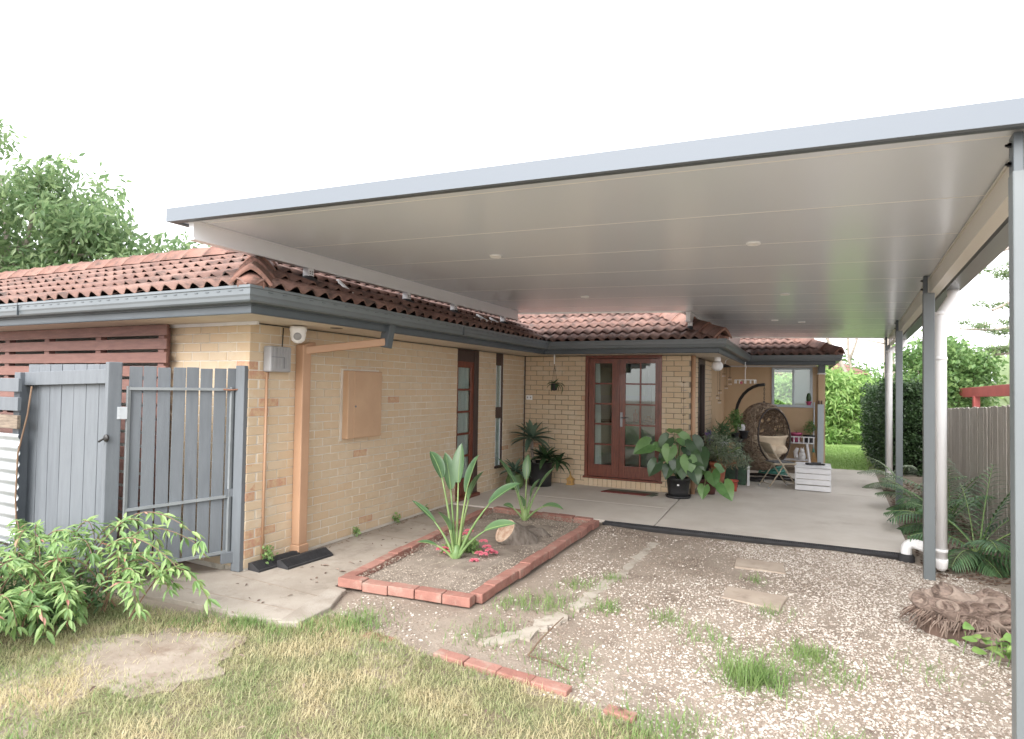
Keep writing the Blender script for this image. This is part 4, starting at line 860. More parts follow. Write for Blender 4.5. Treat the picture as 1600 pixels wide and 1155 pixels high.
# soil and litter under the palms by the fence
N_ = 5000; x = rng.uniform(1.0, 2.3, N_); y = rng.uniform(6.8, 13.5, N_); k = (x > 1.07+.05*(y-7.5)+.03) & (x < 1.86+.066*(y-7.7))
x, y = x[k], y[k]; tag(scatter_stones('leaf_litter', x, y, GHV(x, y)+.005, .008, .03, mat('dark_litter', srgb(96, 70, 56), srgb(66, 48, 40), 12, .95, 0, 50, .7, srgb(140, 108, 82)), .3), 'dark leaf litter under the palms along the fence', 'litter', kind='stuff')
BL_V = np.array([(-.5, 0, 0), (.5, 0, 0), (-.36, .5, .06), (.36, .5, .06), (0, 1, .3)]); BL_F = np.array([(0, 1, 3), (0, 3, 2), (2, 3, 4)])
def grass(name, x, y, z, hmin, hmax, wd, m, lean=.55, parent=None):
    n = len(x); a = rng.uniform(0, 2*PI, n); h = rng.uniform(hmin, hmax, n); l = np.abs(rng.normal(0, lean, n)); A = np.zeros((n, 3, 4))
    ux, uy = np.cos(a), np.sin(a)                       # width direction; lean direction is perpendicular
    dx, dy = -uy*np.sin(l), ux*np.sin(l); dz_ = np.cos(l)
    A[:, 0, 0] = ux*wd; A[:, 1, 0] = uy*wd; A[:, 0, 1] = dx*h; A[:, 1, 1] = dy*h; A[:, 2, 1] = dz_*h
    A[:, 0, 2] = -uy*h; A[:, 1, 2] = ux*h; A[:, 2, 2] = -.35*h; A[:, 0, 3] = x; A[:, 1, 3] = y; A[:, 2, 3] = z
    return instmesh(name, BL_V, BL_F, A, m, parent)
LAWN = [(-7, .3), (.4, .3), (.25, 2.55), (-.55, 3.03), (-1.2, 3.2), (-2.1, 3.27), (-2.75, 3.42), (-3.05, 3.55), (-3.35, 3.22), (-3.7, 3.12), (-4.4, 3.0), (-6.5, 2.9)]
N_ = 200000; x = rng.uniform(-6.5, .4, N_); y = rng.uniform(.5, 3.6, N_)
PADP = [(-3.9, 2.2), (-3.3, 2.2), (-3.15, 2.5), (-3.4, 2.85), (-3.9, 2.75), (-4.15, 2.4)]; inpad = inpoly(x+rng.normal(0, .08, N_), y+rng.normal(0, .08, N_), PADP)
k = inpoly(x, y, LAWN) & keep(x, y) & (~inpad | (rng.uniform(0, 1, N_) < .05)) & (rng.uniform(0, 1, N_) < np.clip(.85+.45*vnoise(x, y, 3.5, 5), .12, 1)); x, y = x[k], y[k]
tag(grass('grass', x, y, np.maximum(GHV(x, y), -.042), .022, .058, .0048, M_GRASS, .9), 'short patchy lawn of green and straw coloured grass in the foreground', 'grass', kind='stuff')
gx = []
for (cx, cy, r, n) in ((-3.55, 3.15, .16, 700), (-3.2, 3.25, .18, 700), (-2.85, 3.45, .2, 600), (-1.75, 4.5, .2, 260), (-2.0, 4.35, .18, 200), (-1.35, 4.6, .12, 160), (-1.7, 5.0, .15, 160), (-1.95, 3.75, .25, 260), (-1.3, 3.55, .25, 220), (-.6, 4.4, .2, 160), (-.9, 4.6, .14, 120), (.05, 4.4, .14, 340), (.14, 4.15, .18, 260), (.2, 3.3, .16, 200), (-.1, 2.95, .2, 220), (-.55, 3.15, .2, 300), (-.75, 3.0, .25, 400), (.7, 4.5, .2, 80), (.4, 3.0, .2, 100), (-.35, 5.9, .1, 60), (-.2, 5.1, .14, 90), (-1.5, 5.3, .08, 90), (-3.9, 2.95, .2, 300), (-4.4, 1.6, .4, 900), (-3.6, 1.5, .3, 500)):
    gx.append(np.stack([rng.normal(cx, r*.6, n), rng.normal(cy, r*.6, n)], 1))
gx = np.concatenate(gx); k = keep(gx[:, 0], gx[:, 1]); gx = gx[k]
tag(grass('grass', gx[:, 0], gx[:, 1], GHV(gx[:, 0], gx[:, 1]), .03, .10, .005, M_GREEN, .6), 'green weed grass growing in scattered patches through the gravel', 'grass', kind='stuff')
t_ = grass('grass_tuft', rng.normal(-.25, .10, 520), rng.normal(3.85, .09, 520), np.full(520, -.045), .08, .26, .006, M_GREEN, .95); tag(t_, 'big green grass tuft growing out of the gravel', 'grass tuft')
x = rng.uniform(-1.3, 1.7, 16000); y = rng.uniform(14.95, 21, 16000); tag(grass('grass', x, y, np.full(16000, -.025), .03, .07, .012, mat('far_grass', srgb(140, 178, 66), srgb(116, 158, 54), 3, .7, 0, 60, .5, srgb(168, 196, 92), trans=.35), .5), 'bright green mown grass behind the patio', 'grass', kind='stuff')
# fallen leaves on the path
for (lx, ly, lb) in ((-3.98, 4.35, 'single brown leaf on the path near the black ramps'), (-3.72, 4.28, 'single dead leaf on the path beside the brick edging')):
    tag(MB().leaf((lx, ly, -.012), (.7, .5, .1), (0, 0, 1), .075, .03, .5, .3).build('fallen_leaf', M_FIBRE), lb, 'leaf')
b = MB(); random.seed(77)
for k in range(150):
    if k < 50: lx, ly, lz = random.uniform(-4.4, -3.6), random.uniform(3.3, 7.3), -.012
    elif k < 115: lx, ly, lz = random.uniform(-2.1, 1.7), random.uniform(3.4, 7.2), -.028
    else: lx, ly, lz = random.uniform(-4.2, -.4), random.uniform(1.6, 3.2), -.01
    a = random.uniform(0, 6.28); b.leaf((lx, ly, lz), (math.cos(a), math.sin(a), .12), (random.uniform(-.3, .3), random.uniform(-.3, .3), 1), random.uniform(.025, .06), random.uniform(.01, .02), random.uniform(.2, 1.0), .3, 3)
tag(b.build('leaf_litter', M_FIBRE), 'small dry brown leaves blown over the path, gravel and lawn', 'litter', kind='stuff')
x = rng.uniform(-4.45, -4.36, 260); y = rng.uniform(4.7, 7.4, 260); tag(scatter_stones('wall_foot_litter', x, y, np.full(260, -.016), .006, .02, M_CHIP, .25), 'dry leaf crumbs gathered along the foot of the long brick wall', 'litter', kind='stuff')

# ------------------------------------------------------------------ plants and garden things near the path
def strel_shape(t): return math.sin(PI*min(1, .08+.92*t))**.75
def strelitzia(name, label, base, leaves, seed):
    random.seed(seed); t = thing(name, label, 'plant', base); bx, by, bz = base
    for (az, tilt, pl, ll, wd, bend) in leaves:      # azimuth deg, lean from vertical deg, petiole length, blade length, width, droop
        a, th = R(az), R(tilt); h = Vector((math.cos(a), math.sin(a), 0)); pts = []; p = Vector((bx, by, bz))+h*.015; d = (h*math.sin(th*.55)+Vector((0, 0, math.cos(th*.55)))).normalized()
        for k in range(7):
            pts.append(p.copy()); p = p+d*(pl/6); d = (d+h*math.sin(th)*.11-Vector((0, 0, .012*th))).normalized()
        stem = MB().tube(pts, [.017-.0017*k for k in range(7)], 7); so_ = stem.build('stem', M_STEM, t, True)
        lf = MB().leaf(pts[-1], d, h*-1*math.cos(th)+Vector((0, -.5, math.sin(th)+.15))+Vector((random.uniform(-.5, .5), random.uniform(-.5, .3), 0)), ll*1.05, wd*1.0, bend, .26, 9, strel_shape)
        lo_ = lf.build('leaf', M_STREL, t, True)
        md = MB().tube([Vector(lf.v[3*i+1])+Vector((0, 0, .001)) for i in range(0, 9)], [.006-.0005*i for i in range(9)], 5); md.build('midrib', M_STEM, lo_)
    MB().tube([(bx, by, bz-.03), (bx, by, bz+.05), (bx+.005, by, bz+.14)], [.035, .045, .03], 9).build('crown_base', M_STEM, t, True)
strelitzia('strelitzia', 'tall broad-leaved bird of paradise plant beside the pink flowers', (-2.94, 5.0, .02),
    [(110, 4, .72, .36, .13, .2), (170, 7, .66, .34, .13, .25), (20, 8, .64, .36, .12, .25), (60, 14, .56, .30, .11, .4), (200, 12, .78, .28, .12, .7), (5, 38, .64, .34, .12, .4), (190, 40, .40, .30, .06, .25), (350, 62, .46, .32, .11, .4), (250, 16, .30, .22, .12, .5), (215, 72, .22, .18, .06, .4)], 3)
strelitzia('strelitzia', 'younger thin bird of paradise plant near the patio end of the bed', (-3.06, 6.85, .02),
    [(100, 5, .50, .30, .11, .3), (180, 22, .46, .36, .09, .3), (10, 26, .46, .30, .08, .2), (20, 12, .30, .24, .09, .4), (355, 70, .30, .26, .09, .9), (200, 14, .34, .28, .07, .4), (190, 60, .20, .14, .07, .8), (260, 10, .18, .16, .08, .4)], 5)
fl = thing('flowering_plant', 'low plant with bright pink flowers at the foot of the tall strelitzia', 'flower', (-2.95, 5.2, .02))
foliage('leaves', clumps([(-3.02, 5.22, .09), (-2.93, 5.25, .09), (-3.08, 5.15, .06)], 130, .09), .05, .028, M_SHRUB, fl, .1)
for (x, y, z) in ((-3.10, 5.08, .09), (-3.05, 5.03, .07), (-3.14, 5.04, .085), (-2.99, 5.33, .22), (-3.02, 5.3, .19), (-2.73, 5.22, .12), (-2.68, 5.18, .10), (-2.76, 5.12, .08), (-2.70, 5.1, .08), (-2.74, 4.99, .045), (-2.66, 5.23, .07), (-2.8, 5.28, .15)):
    b = MB()
    for k in range(9):
        a = k*2.4; b.leaf((x, y, z), (math.cos(a), math.sin(a), .35+.1*(k % 3)), (0, 0, 1), .052, .05, .8, .2, 3)
    b.build('bloom', M_PINK, fl)
log = thing('cut_log', 'short sawn log lying tilted in the garden bed', 'log', (-2.78, 5.75, 0))
LM = Matrix.Translation((-2.72, 5.82, .07)) @ Vector((-.42, -.66, .62)).to_track_quat('Z', 'Y').to_matrix().to_4x4()
b = MB(); b.lathe([(.175, -.18), (.158, -.02), (.145, .10), (.14, .14), (.133, .148)], 22, (0, 0, 0), LM).build('bark', M_LOGB, log, True)
b = MB(); b.lathe([(.135, .146), (.116, .142), (.112, .126), (.085, .134), (0, .137)], 20, (0, 0, 0), LM).build('cut_face', M_LOGC, log)
stm = thing('low_stump', 'low grey tree stump with shaggy roots behind the sawn log', 'stump', (-2.72, 6.2, 0))
b = MB(); n = 22
for (r, z) in ((.22, -.03), (.17, .03), (.125, .085), (.11, .10), (0, .095)):
    for j in range(n):
        a = 2*PI*j/n; rr = r*(1+.14*math.sin(3*a+1)+.08*math.sin(7*a)); b.v.append((-2.72+rr*1.15*math.cos(a), 6.2+rr*math.sin(a), z+(.012*math.sin(5*a) if r else 0)))
for i in range(4):
    for j in range(n): b.f.append((i*n+j, i*n+(j+1) % n, (i+1)*n+(j+1) % n, (i+1)*n+j)); b.mi.append(0)
b.build('stump', M_LOGB, stm, True)
for k in range(12):
    a = -1.1+.2*k; p = Vector((-2.72+.15*math.cos(a), 6.2+.13*math.sin(a), .05)); MB().tube([p, p+Vector((.06*math.cos(a), .06*math.sin(a), -.03)), p+Vector((.13*math.cos(a+.2), .13*math.sin(a+.2), -.05))], [.01, .007, .003], 5).build('root', M_GREYL if False else M_LOGB, stm)

# palm stump by the near post
ps = thing('palm_stump', 'shaggy cut palm stump cluster on the gravel beside the nearest post', 'stump', (1.12, 5.3, 0))
random.seed(11)
b = MB(); n = 26
for i, (r, z) in enumerate(((.30, -.05), (.28, .05), (.23, .12), (.15, .17), (.05, .19), (0, .19))):
    for j in range(n):
        a = 2*PI*j/n; rr = r*(1+.12*math.sin(2*a+.6)+.07*math.sin(5*a+i)); b.v.append((1.10+rr*1.05*math.cos(a), 5.36+rr*.8*math.sin(a), z+random.uniform(-.015, .015)-.10*max(0, math.cos(a)-.3)*(z > .1)))
for i in range(5):
    for j in range(n): b.f.append((i*n+j, i*n+(j+1) % n, (i+1)*n+(j+1) % n, (i+1)*n+j)); b.mi.append(0)
b.build('root_mass', M_FIBRE, ps, True)
def cutstem(px, py, pz, d, r, L):
    T = Matrix.Translation((px, py, pz)) @ Vector(d).to_track_quat('Z', 'Y').to_matrix().to_4x4() @ Matrix.Diagonal((1, .6, 1, 1))
    b = MB(); b.lathe([(r*1.25, -L), (r*1.1, -L*.5), (r, 0), (r*.88, .012), (r*.7, .0), (r*.4, -.02), (0, -.03)], 14, (0, 0, 0), T); b.build('cut_stem', M_STUMP, ps, True)
random.seed(12)
for k in range(26):
    a = random.uniform(PI*.9, PI*2.15); r = random.uniform(.1, .33); cutstem(1.10+r*1.05*math.cos(a), 5.36+r*.85*math.sin(a),   .255*(1-(r/.44)**2)+.035, (math.cos(a)*.7+random.uniform(-.4, .4), math.sin(a)*.6+random.uniform(-.3, .1), random.uniform(.25, .8)), random.uniform(.05, .09), .12)
for s_ in ((.86, 5.22, .15, (-.5, -.5, .5), .075, .12), (.93, 5.12, .07, (-.3, -.9, .25), .06, .1), (1.05, 5.28, .23, (-.1, -.2, .9), .09, .12), (1.07, 5.10, .12, (.0, -.9, .35), .08, .12), (1.22, 5.30, .22, (.3, -.45, .8), .10, .14), (1.25, 5.12, .15, (.4, -.7, .6), .085, .13), (1.12, 5.02, .05, (.1, -.9, .5), .075, .10), (.80, 5.34, .10, (-.8, -.2, .4), .06, .1), (1.36, 5.22, .12, (.6, -.5, .5), .09, .12), (1.28, 4.88, .03, (.6, -.4, .4), .05, .16)): cutstem(*s_)
b = MB()
for k in range(420):
    a = random.uniform(PI*.95, PI*2.1); r = random.uniform(.18, .36); x, y = 1.10+r*1.05*math.cos(a), 5.36+r*.85*math.sin(a); z = .22*(1-(r/.42)**2)+random.uniform(-.01, .04)
    d = Vector((math.cos(a)*.6+random.uniform(-.5, .5), math.sin(a)*.6+random.uniform(-.4, .4), -.6)); p = Vector((x, y, z))
    b.tube([p, p+d*.05, p+d*.10+Vector((random.uniform(-.02, .02), 0, -.02))], [.005, .004, .002], 4, False)
b.build('fibre', M_FIBRE, ps)
cr = thing('creeper', 'small bright green creeper growing at the foot of the palm stump', 'plant', (1.2, 4.8, 0))
hs_ = lambda t: (1-t)**.55*min(1, .25+t*5)
b = MB(); random.seed(4)
for k in range(34):
    x, y = random.gauss(1.15, .13), random.gauss(4.80, .09); z = random.uniform(.02, .15); a = random.uniform(0, 2*PI)
    b.leaf((x, y, z), (math.cos(a), math.sin(a), .1), (random.uniform(-.4, .4), random.uniform(-.9, -.2), .9), random.uniform(.06, .10), random.uniform(.055, .085), .5, .12, 4, hs_)
b.build('leaves', mat('creeper_leaf', srgb(124, 176, 62), srgb(98, 150, 50), 10, .45, 0, 50, .7, srgb(168, 200, 78), trans=.35), cr)
b = MB()
for k in range(10): x, y = random.gauss(1.15, .1), random.gauss(4.80, .07); b.tube([(x, y, -.04), (x+.02, y, .05), (x+.01, y-.02, .12)], .003, 4)
b.build('stems', M_STEM, cr)
tag(MB().tube([(-1.55, 3.55, -.03), (-1.50, 3.62, .05), (-1.43, 3.72, .13), (-1.40, 3.78, .16)], [.006, .005, .004, .003], 6).tube([(-1.55, 3.55, -.028), (-1.40, 3.52, -.02), (-1.25, 3.48, -.03)], .005, 6).build('bent_stick', mat('dark_stick', srgb(104, 80, 60), rough=.9)), 'bent rusty brown stick poking up from the gravel near the lawn edging', 'stick')

# arching shrub in front of the board fence
shb = thing('arching_shrub', 'sprawling shrub with arching branches and lance leaves before the grey fence', 'shrub', (-4.6, 2.75, 0))
random.seed(21); lv, pk_ = [], []; b = MB()
starts = [(-5.6, 2.85), (-5.3, 2.7), (-5.0, 2.8), (-4.9, 2.6), (-4.6, 2.7), (-5.5, 2.5), (-5.9, 2.7), (-5.2, 2.4), (-4.4, 2.75), (-4.9, 2.3)]
arms = []
for k in range(34):
    sx, sy = random.choice(starts); a = random.uniform(-2.6, .7); L = random.uniform(.4, 1.05); arms.append((sx+random.gauss(0, .1), sy+random.gauss(0, .08), a, L, random.uniform(.7, 1.7)))
for k in range(26): arms.append((random.uniform(-5.3, -4.45), random.uniform(1.95, 2.55), random.uniform(-2.2, .4), random.uniform(.25, .55), random.uniform(.1, .55)))
arms += [(-5.0, 2.75, .22, 1.45, 2.2), (-4.9, 2.8, .30, 1.25, 2.0), (-4.95, 2.7, .12, 1.3, 1.7), (-4.8, 2.75, .2, 1.2, 1.3), (-4.7, 2.75, .1, .9, .8), (-5.4, 2.5, -1.5, .9, .7), (-5.3, 2.3, -1.0, .9, .6), (-4.8, 2.55, -.5, .8, .6), (-4.5, 2.7, -.3, .8, .6), (-5.6, 2.7, 2.6, .5, 1.2)]
for (sx, sy, a, L, up) in arms:
    n = 14; pts = []; zp = .16+.26*up*random.uniform(.8, 1.1); dx, dy = math.cos(a)*L*.85, math.sin(a)*L*.62; end = random.uniform(.35, .8)
    for i in range(n+1):
        t = i/n; z = zp*(1-((t-.62)/.62)**2) if t < .62 else zp*(1-(1-end)*((t-.62)/.38)**2)
        pts.append(Vector((sx+dx*t+.015*math.sin(7*t+sx*9), sy+dy*t, max(.02, z))))
    for i in range(4, n+1):
        p = pts[i]; d = (pts[i]-pts[i-1]).normalized()
        for s_ in range(4):
            aa = random.uniform(0, 2*PI); out = Vector((math.cos(aa), math.sin(aa), random.uniform(-.6, .3))); dirn = (d*.6+out*.8).normalized()
            (pk_ if (random.random() < .035) else lv).append((p+out*.012, dirn))
    b.tube(pts, [.006-.0003*i for i in range(len(pts))], 4, False)
b.build('branches', M_TWIG, shb)
def lances(lst, m, nm, L0, L1, W0):
    b = MB()
    for p, d in lst: l = random.uniform(L0, L1); b.leaf(p, d, (random.uniform(-.4, .4), random.uniform(-.6, .2), 1), l, l*W0, random.uniform(.1, .9), .18, 3)
    return b.build(nm, m, shb)
lances(lv, M_SHRUB, 'leaves', .06, .11, .28); lances(pk_, M_PINKL, 'new_leaves', .05, .08, .26)
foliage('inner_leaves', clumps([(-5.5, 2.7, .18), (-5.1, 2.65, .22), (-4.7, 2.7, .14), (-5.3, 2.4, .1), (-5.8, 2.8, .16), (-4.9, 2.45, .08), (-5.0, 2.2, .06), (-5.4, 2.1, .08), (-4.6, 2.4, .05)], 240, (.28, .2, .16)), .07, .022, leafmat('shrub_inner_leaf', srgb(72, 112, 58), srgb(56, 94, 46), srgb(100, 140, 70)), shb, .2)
for (wx, wy, s_, lb) in ((-4.40, 4.10, .10, 'small green weed at the foot of the conduit on the brick wall'), (-4.42, 5.35, .045, 'tiny green weed growing at the foot of the long brick wall'), (-4.43, 6.1, .06, 'green weed sprouting from the foot of the long wall before the side door'), (-4.44, 6.75, .05, 'green weed at the wall foot nearest the side door')):
    t = thing('weed', lb, 'weed', (wx, wy, 0), 'weeds at the wall foot'); foliage('leaves', clumps([(wx, wy, s_*.8)], int(900*s_), (s_*.6, s_*.8, s_)), .035, .024, M_SHRUB, t, -.1)
    MB().tube([(wx, wy, -.02), (wx, wy, s_)], .003, 4).build('stem', M_STEM, t)

# ------------------------------------------------------------------ potted plants by the wall
def pot(t, x, y, r0, r1, h, m, rim=.02, z=0, nm='pot'):
    return MB().lathe([(0, z), (r0, z), (r0+.3*(r1-r0), z+h*.3), (r1, z+h-rim), (r1+.012, z+h-rim), (r1+.014, z+h), (r1-.01, z+h), (r1-.014, z+h-.035), (0, z+h-.04)], 24, (x, y, 0)).build(nm, m, t, True)
def rosette(t, c, n, L, W, m, up0=.1, up1=1.3, bend=.7, seed=1, nm='leaf'):
    random.seed(seed)
    for k in range(n):
        f = k/n; el = up0+(up1-up0)*f; a = k*2.39996+random.uniform(-.2, .2); l = L*(1-.25*f)*random.uniform(.85, 1.1)
        d = Vector((math.cos(a)*math.cos(el), math.sin(a)*math.cos(el), math.sin(el)))
        MB().leaf(Vector(c)+d*.02, d, (0, 0, 1), l, W*random.uniform(.85, 1.1), bend*(1-f*.7), .28, 6, lambda t: (math.sin(PI*min(1, .28+.72*t))**.8)).build(nm, m, t, True)
ag = thing('potted_agave', 'tall agave rosettes in a large black pot in the brick corner', 'potted plant', (-4.0, 9.5, 0))
pot(ag, -3.98, 9.52, .19, .215, .40, M_BPOT)
MB().tube([(-4.08, 9.5, .36), (-4.12, 9.48, .55), (-4.12, 9.46, .76)], [.03, .027, .03], 9).build('trunk', M_BARK, ag, True)
rosette(ag, (-4.12, 9.45, .78), 24, .44, .10, M_AGAVE, -.25, 1.35, .8, 2); rosette(ag, (-3.83, 9.42, .46), 18, .36, .09, M_DARKL, -.15, 1.2, .8, 6); rosette(ag, (-3.62, 9.45, .42), 14, .30, .075, M_DARKL, -.3, 1.2, .9, 9); rosette(ag, (-3.95, 9.55, .45), 10, .30, .08, M_AGAVE, .1, 1.3, .6, 12)
ag2 = thing('potted_agave', 'small agave in a squat green glazed pot at the wall foot', 'potted plant', (-4.22, 9.0, 0))
MB().lathe([(0, 0), (.10, 0), (.145, .06), (.15, .14), (.12, .22), (.125, .24), (.10, .24), (0, .21)], 22, (-4.2, 8.98, 0)).build('pot', M_GPOT, ag2, True)
rosette(ag2, (-4.2, 8.98, .27), 22, .34, .06, M_AGAVE, -.1, 1.25, .9, 4)
sp = thing('spirit_house', 'tiny gold painted pagoda ornament at the foot of the rear brick wall', 'ornament', (-3.55, 9.82, 0))
MB().box(-3.60, -3.50, 9.79, 9.87, 0, .09).box(-3.61, -3.49, 9.775, 9.88, 0, .02).build('body', M_GOLD, sp, bevel=.004)
MB().add([(-3.62, 9.77, .09), (-3.48, 9.77, .09), (-3.48, 9.89, .09), (-3.62, 9.89, .09), (-3.55, 9.80, .15), (-3.55, 9.86, .15)], [(0, 1, 4), (1, 2, 5, 4), (2, 3, 5), (3, 0, 4, 5), (3, 2, 1, 0)]).build('roof', M_GOLD, sp)
MB().lathe([(.025, .12), (.02, .16), (.012, .17), (.006, .22), (0, .24)], 8, (-3.55, 9.83, 0)).build('spire', M_GOLD, sp); MB().box(-3.575, -3.525, 9.785, 9.792, .022, .075).build('niche', M_STRAW, sp)
dm = thing('doormat', 'green and dark red doormat lying before the french doors', 'mat', (-2.5, 9.5, 0))
MB().prism([(-2.88, 9.40), (-2.16, 9.40), (-2.10, 9.56), (-2.84, 9.56)], .001, .014).build('red_half', M_MATR, dm); MB().prism([(-2.84, 9.563), (-2.10, 9.563), (-2.03, 9.72), (-2.80, 9.72)], .001, .014).build('green_half', M_MATG, dm); MB().prism([(-2.155, 9.40), (-2.06, 9.40), (-2.0, 9.56), (-2.095, 9.56)], .001, .014).build('green_end', M_MATG, dm)
hb = thing('hanging_basket', 'small trailing plant in a pot hung from the eave by a cord', 'hanging plant', (-3.66, 9.3, 1.6))
MB().lathe([(0, 1.60), (.045, 1.61), (.06, 1.70), (.064, 1.715), (.055, 1.715), (0, 1.70)], 14, (-3.66, 9.3, 0)).build('pot', M_BPOT, hb, True)
b = MB()
for a in (0, 2.1, 4.2): b.tube([(-3.66+.06*math.cos(a), 9.3+.06*math.sin(a), 1.71), (-3.66, 9.3, 2.0)], .0025, 4)
b.tube([(-3.66, 9.3, 2.0), (-3.66, 9.29, 2.2)], .003, 4).build('cord', M_BLACK, hb); MB().tube([(-3.66, 9.29, 2.04), (-3.66, 9.29, 2.2)], .008, 6).build('hook', M_WHITE, hb)
rosette(hb, (-3.66, 9.3, 1.71), 14, .15, .035, M_DARKL, -.3, 1.1, 1.6, 3); rosette(hb, (-3.60, 9.26, 1.71), 5, .20, .035, M_DARKL, .1, .6, 2.4, 8)

def heart(t):           # half width of a heart-shaped blade, base lobes at t=0
    return (1-t)**.62*(.72+.55*math.exp(-((t-.18)/.2)**2)) if t > 0 else .55
HEART = [(0, .0), (.30, -.26), (.66, -.24), (.95, -.02), (1.0, .22), (.82, .48), (.46, .74), (0, 1)]
def heartleaf(b, p, d, up, L, W, bend):
    p = Vector(p); d = d.normalized(); side = d.cross(up).normalized(); n = side.cross(d); L = L*.8; k = len(b.v)
    def pt(x, y): return tuple(p+side*x*W+d*y*L+n*(.16*abs(x)*W*1.2-bend*max(y, 0)**2*L*.6+.05*L*math.sin(y*9+x*3)*abs(x)))
    mids = [(0, 0), (0, .0), (0, .1), (0, .2), (0, .3), (0, .5), (0, .75), (0, 1)]
    for s_ in (-1, 1):
        k = len(b.v)
        for (x, y), (mx_, my) in zip(HEART, mids): b.v.append(pt(x*s_, y)); b.v.append(pt(x*s_*.5, (y+my)/2)); b.v.append(pt(mx_, my))
        for i in range(7):
            a = k+3*i
            for q_ in (0, 1): b.f.append((a+q_, a+q_+1, a+q_+4, a+q_+3)); b.mi.append(0)
def philodendron(t, c, leaves, m=M_PHIL, seed=2):
    random.seed(seed); c = Vector(c)
    for (px, py, pz, az, el, L) in leaves:            # leaf attachment point, facing direction of the tip, size
        p = Vector((px, py, pz)); mid = c.lerp(p, .5)+Vector((0, 0, .1))
        st = MB().tube([c, mid, p], [.009, .007, .005], 6).build('stem', M_STEM if m is M_PHIL else M_DARKL, t, True)
        d = Vector((math.cos(R(az))*math.cos(R(el)), math.sin(R(az))*math.cos(R(el)), math.sin(R(el)))); upv = Vector((random.uniform(-.25, .25), -1.0, .55))
        lf = MB(); heartleaf(lf, p, d, upv, L, L*.40, .35); lf.build('leaf', m, t, True)
ph = thing('potted_philodendron', 'large-leaved philodendron in a big black plastic pot by the french doors', 'potted plant', (-1.7, 9.6, 0))
pp = pot(ph, -1.70, 9.58, .15, .175, .30, M_BPOT, .025); MB().lathe([(0, .004), (.185, .004), (.195, .035), (.185, .035), (.178, .012)], 24, (-1.70, 9.58, 0)).build('saucer', M_BPOT, ph, True)
MB().box(-1.685, -1.655, 9.398, 9.404, .20, .222).build('price_label', M_WHITE, ph)
philodendron(ph, (-1.7, 9.58, .28), [(-1.75, 9.5, 1.0, 95, 20, .30), (-1.66, 9.5, .92, 30, -20, .30), (-2.12, 9.45, .80, 215, -25, .36), (-2.02, 9.45, .76, 40, 5, .22), (-1.80, 9.42, .76, 250, -70, .30), (-1.52, 9.4, .62, 280, -70, .32)], M_PHIL, 5)
philodendron(ph, (-1.7, 9.58, .28), [(-2.0, 9.42, .52, 220, -55, .30), (-1.84, 9.5, .9, 200, -50, .3), (-1.45, 9.45, .66, 330, -30, .3), (-1.48, 9.5, .88, 340, -50, .34), (-1.36, 9.45, .72, 300, -60, .36), (-1.6, 9.4, .5, 270, -65, .26), (-1.8, 9.4, .48, 240, -60, .26), (-1.7, 9.62, .8, 90, 10, .3), (-1.86, 9.55, .66, 190, -40, .26), (-1.58, 9.55, .78, 20, -40, .3), (-1.7, 9.4, .6, 265, -70, .28), (-1.44, 9.4, .45, 310, -60, .28)], M_DARKL, 6)
al = thing('trailing_taro', 'low bright-leaved plant in a small dark pot in front of the terracotta pot', 'potted plant', (-1.25, 9.9, 0))
pot(al, -1.34, 10.15, .11, .14, .20, mat('maroon_pot', srgb(96, 48, 42), rough=.5))
philodendron(al, (-1.34, 10.1, .2), [(-1.24, 9.85, .36, 300, -50, .30), (-1.05, 9.75, .22, 310, -45, .34), (-1.32, 9.62, .18, 255, -60, .24), (-1.38, 9.85, .42, 170, -20, .26), (-1.18, 9.95, .44, 40, -10, .22)], M_PHIL, 9)
tc = thing('potted_grey_shrub', 'bushy grey-leaved plant in a terracotta pot beside the alcove corner', 'potted plant', (-1.25, 10.75, 0))
pot(tc, -1.25, 10.75, .09, .13, .34, M_TERRA, .05, .10)
MB().cb((-1.25, 10.75, .05), (.26, .22, .10)).build('stand_block', M_BPOT, tc)
foliage('leaves', np.concatenate([clumps([(-1.28, 10.7, .62), (-1.08, 10.7, .60), (-.95, 10.65, .58), (-1.2, 10.65, .78), (-.98, 10.75, .72), (-1.35, 10.7, .82), (-1.1, 10.6, .5), (-.85, 10.6, .5)], 170, .15)]), .075, .016, M_GREYL, tc, .1)
foliage('flower_stems', clumps([(-1.0, 10.6, .48), (-1.15, 10.6, .45)], 70, .1), .06, .015, mat('dry_flower', srgb(170, 110, 84), srgb(150, 134, 90), 9, .8), tc, .2)
b = MB(); random.seed(5)
for k in range(16): a = random.uniform(0, 6.28); b.tube([(-1.25, 10.75, .42), (-1.2+.08*math.cos(a), 10.7+.05*math.sin(a), .58), (-1.12+.24*math.cos(a), 10.68+.1*math.sin(a), .72)], .004, 4)
b.build('stems', M_STEM, tc)
tag(pot(None, -1.0, 10.62, .055, .07, .18, M_RED, .02), 'small plain red plastic pot behind the bright taro leaves', 'pot')

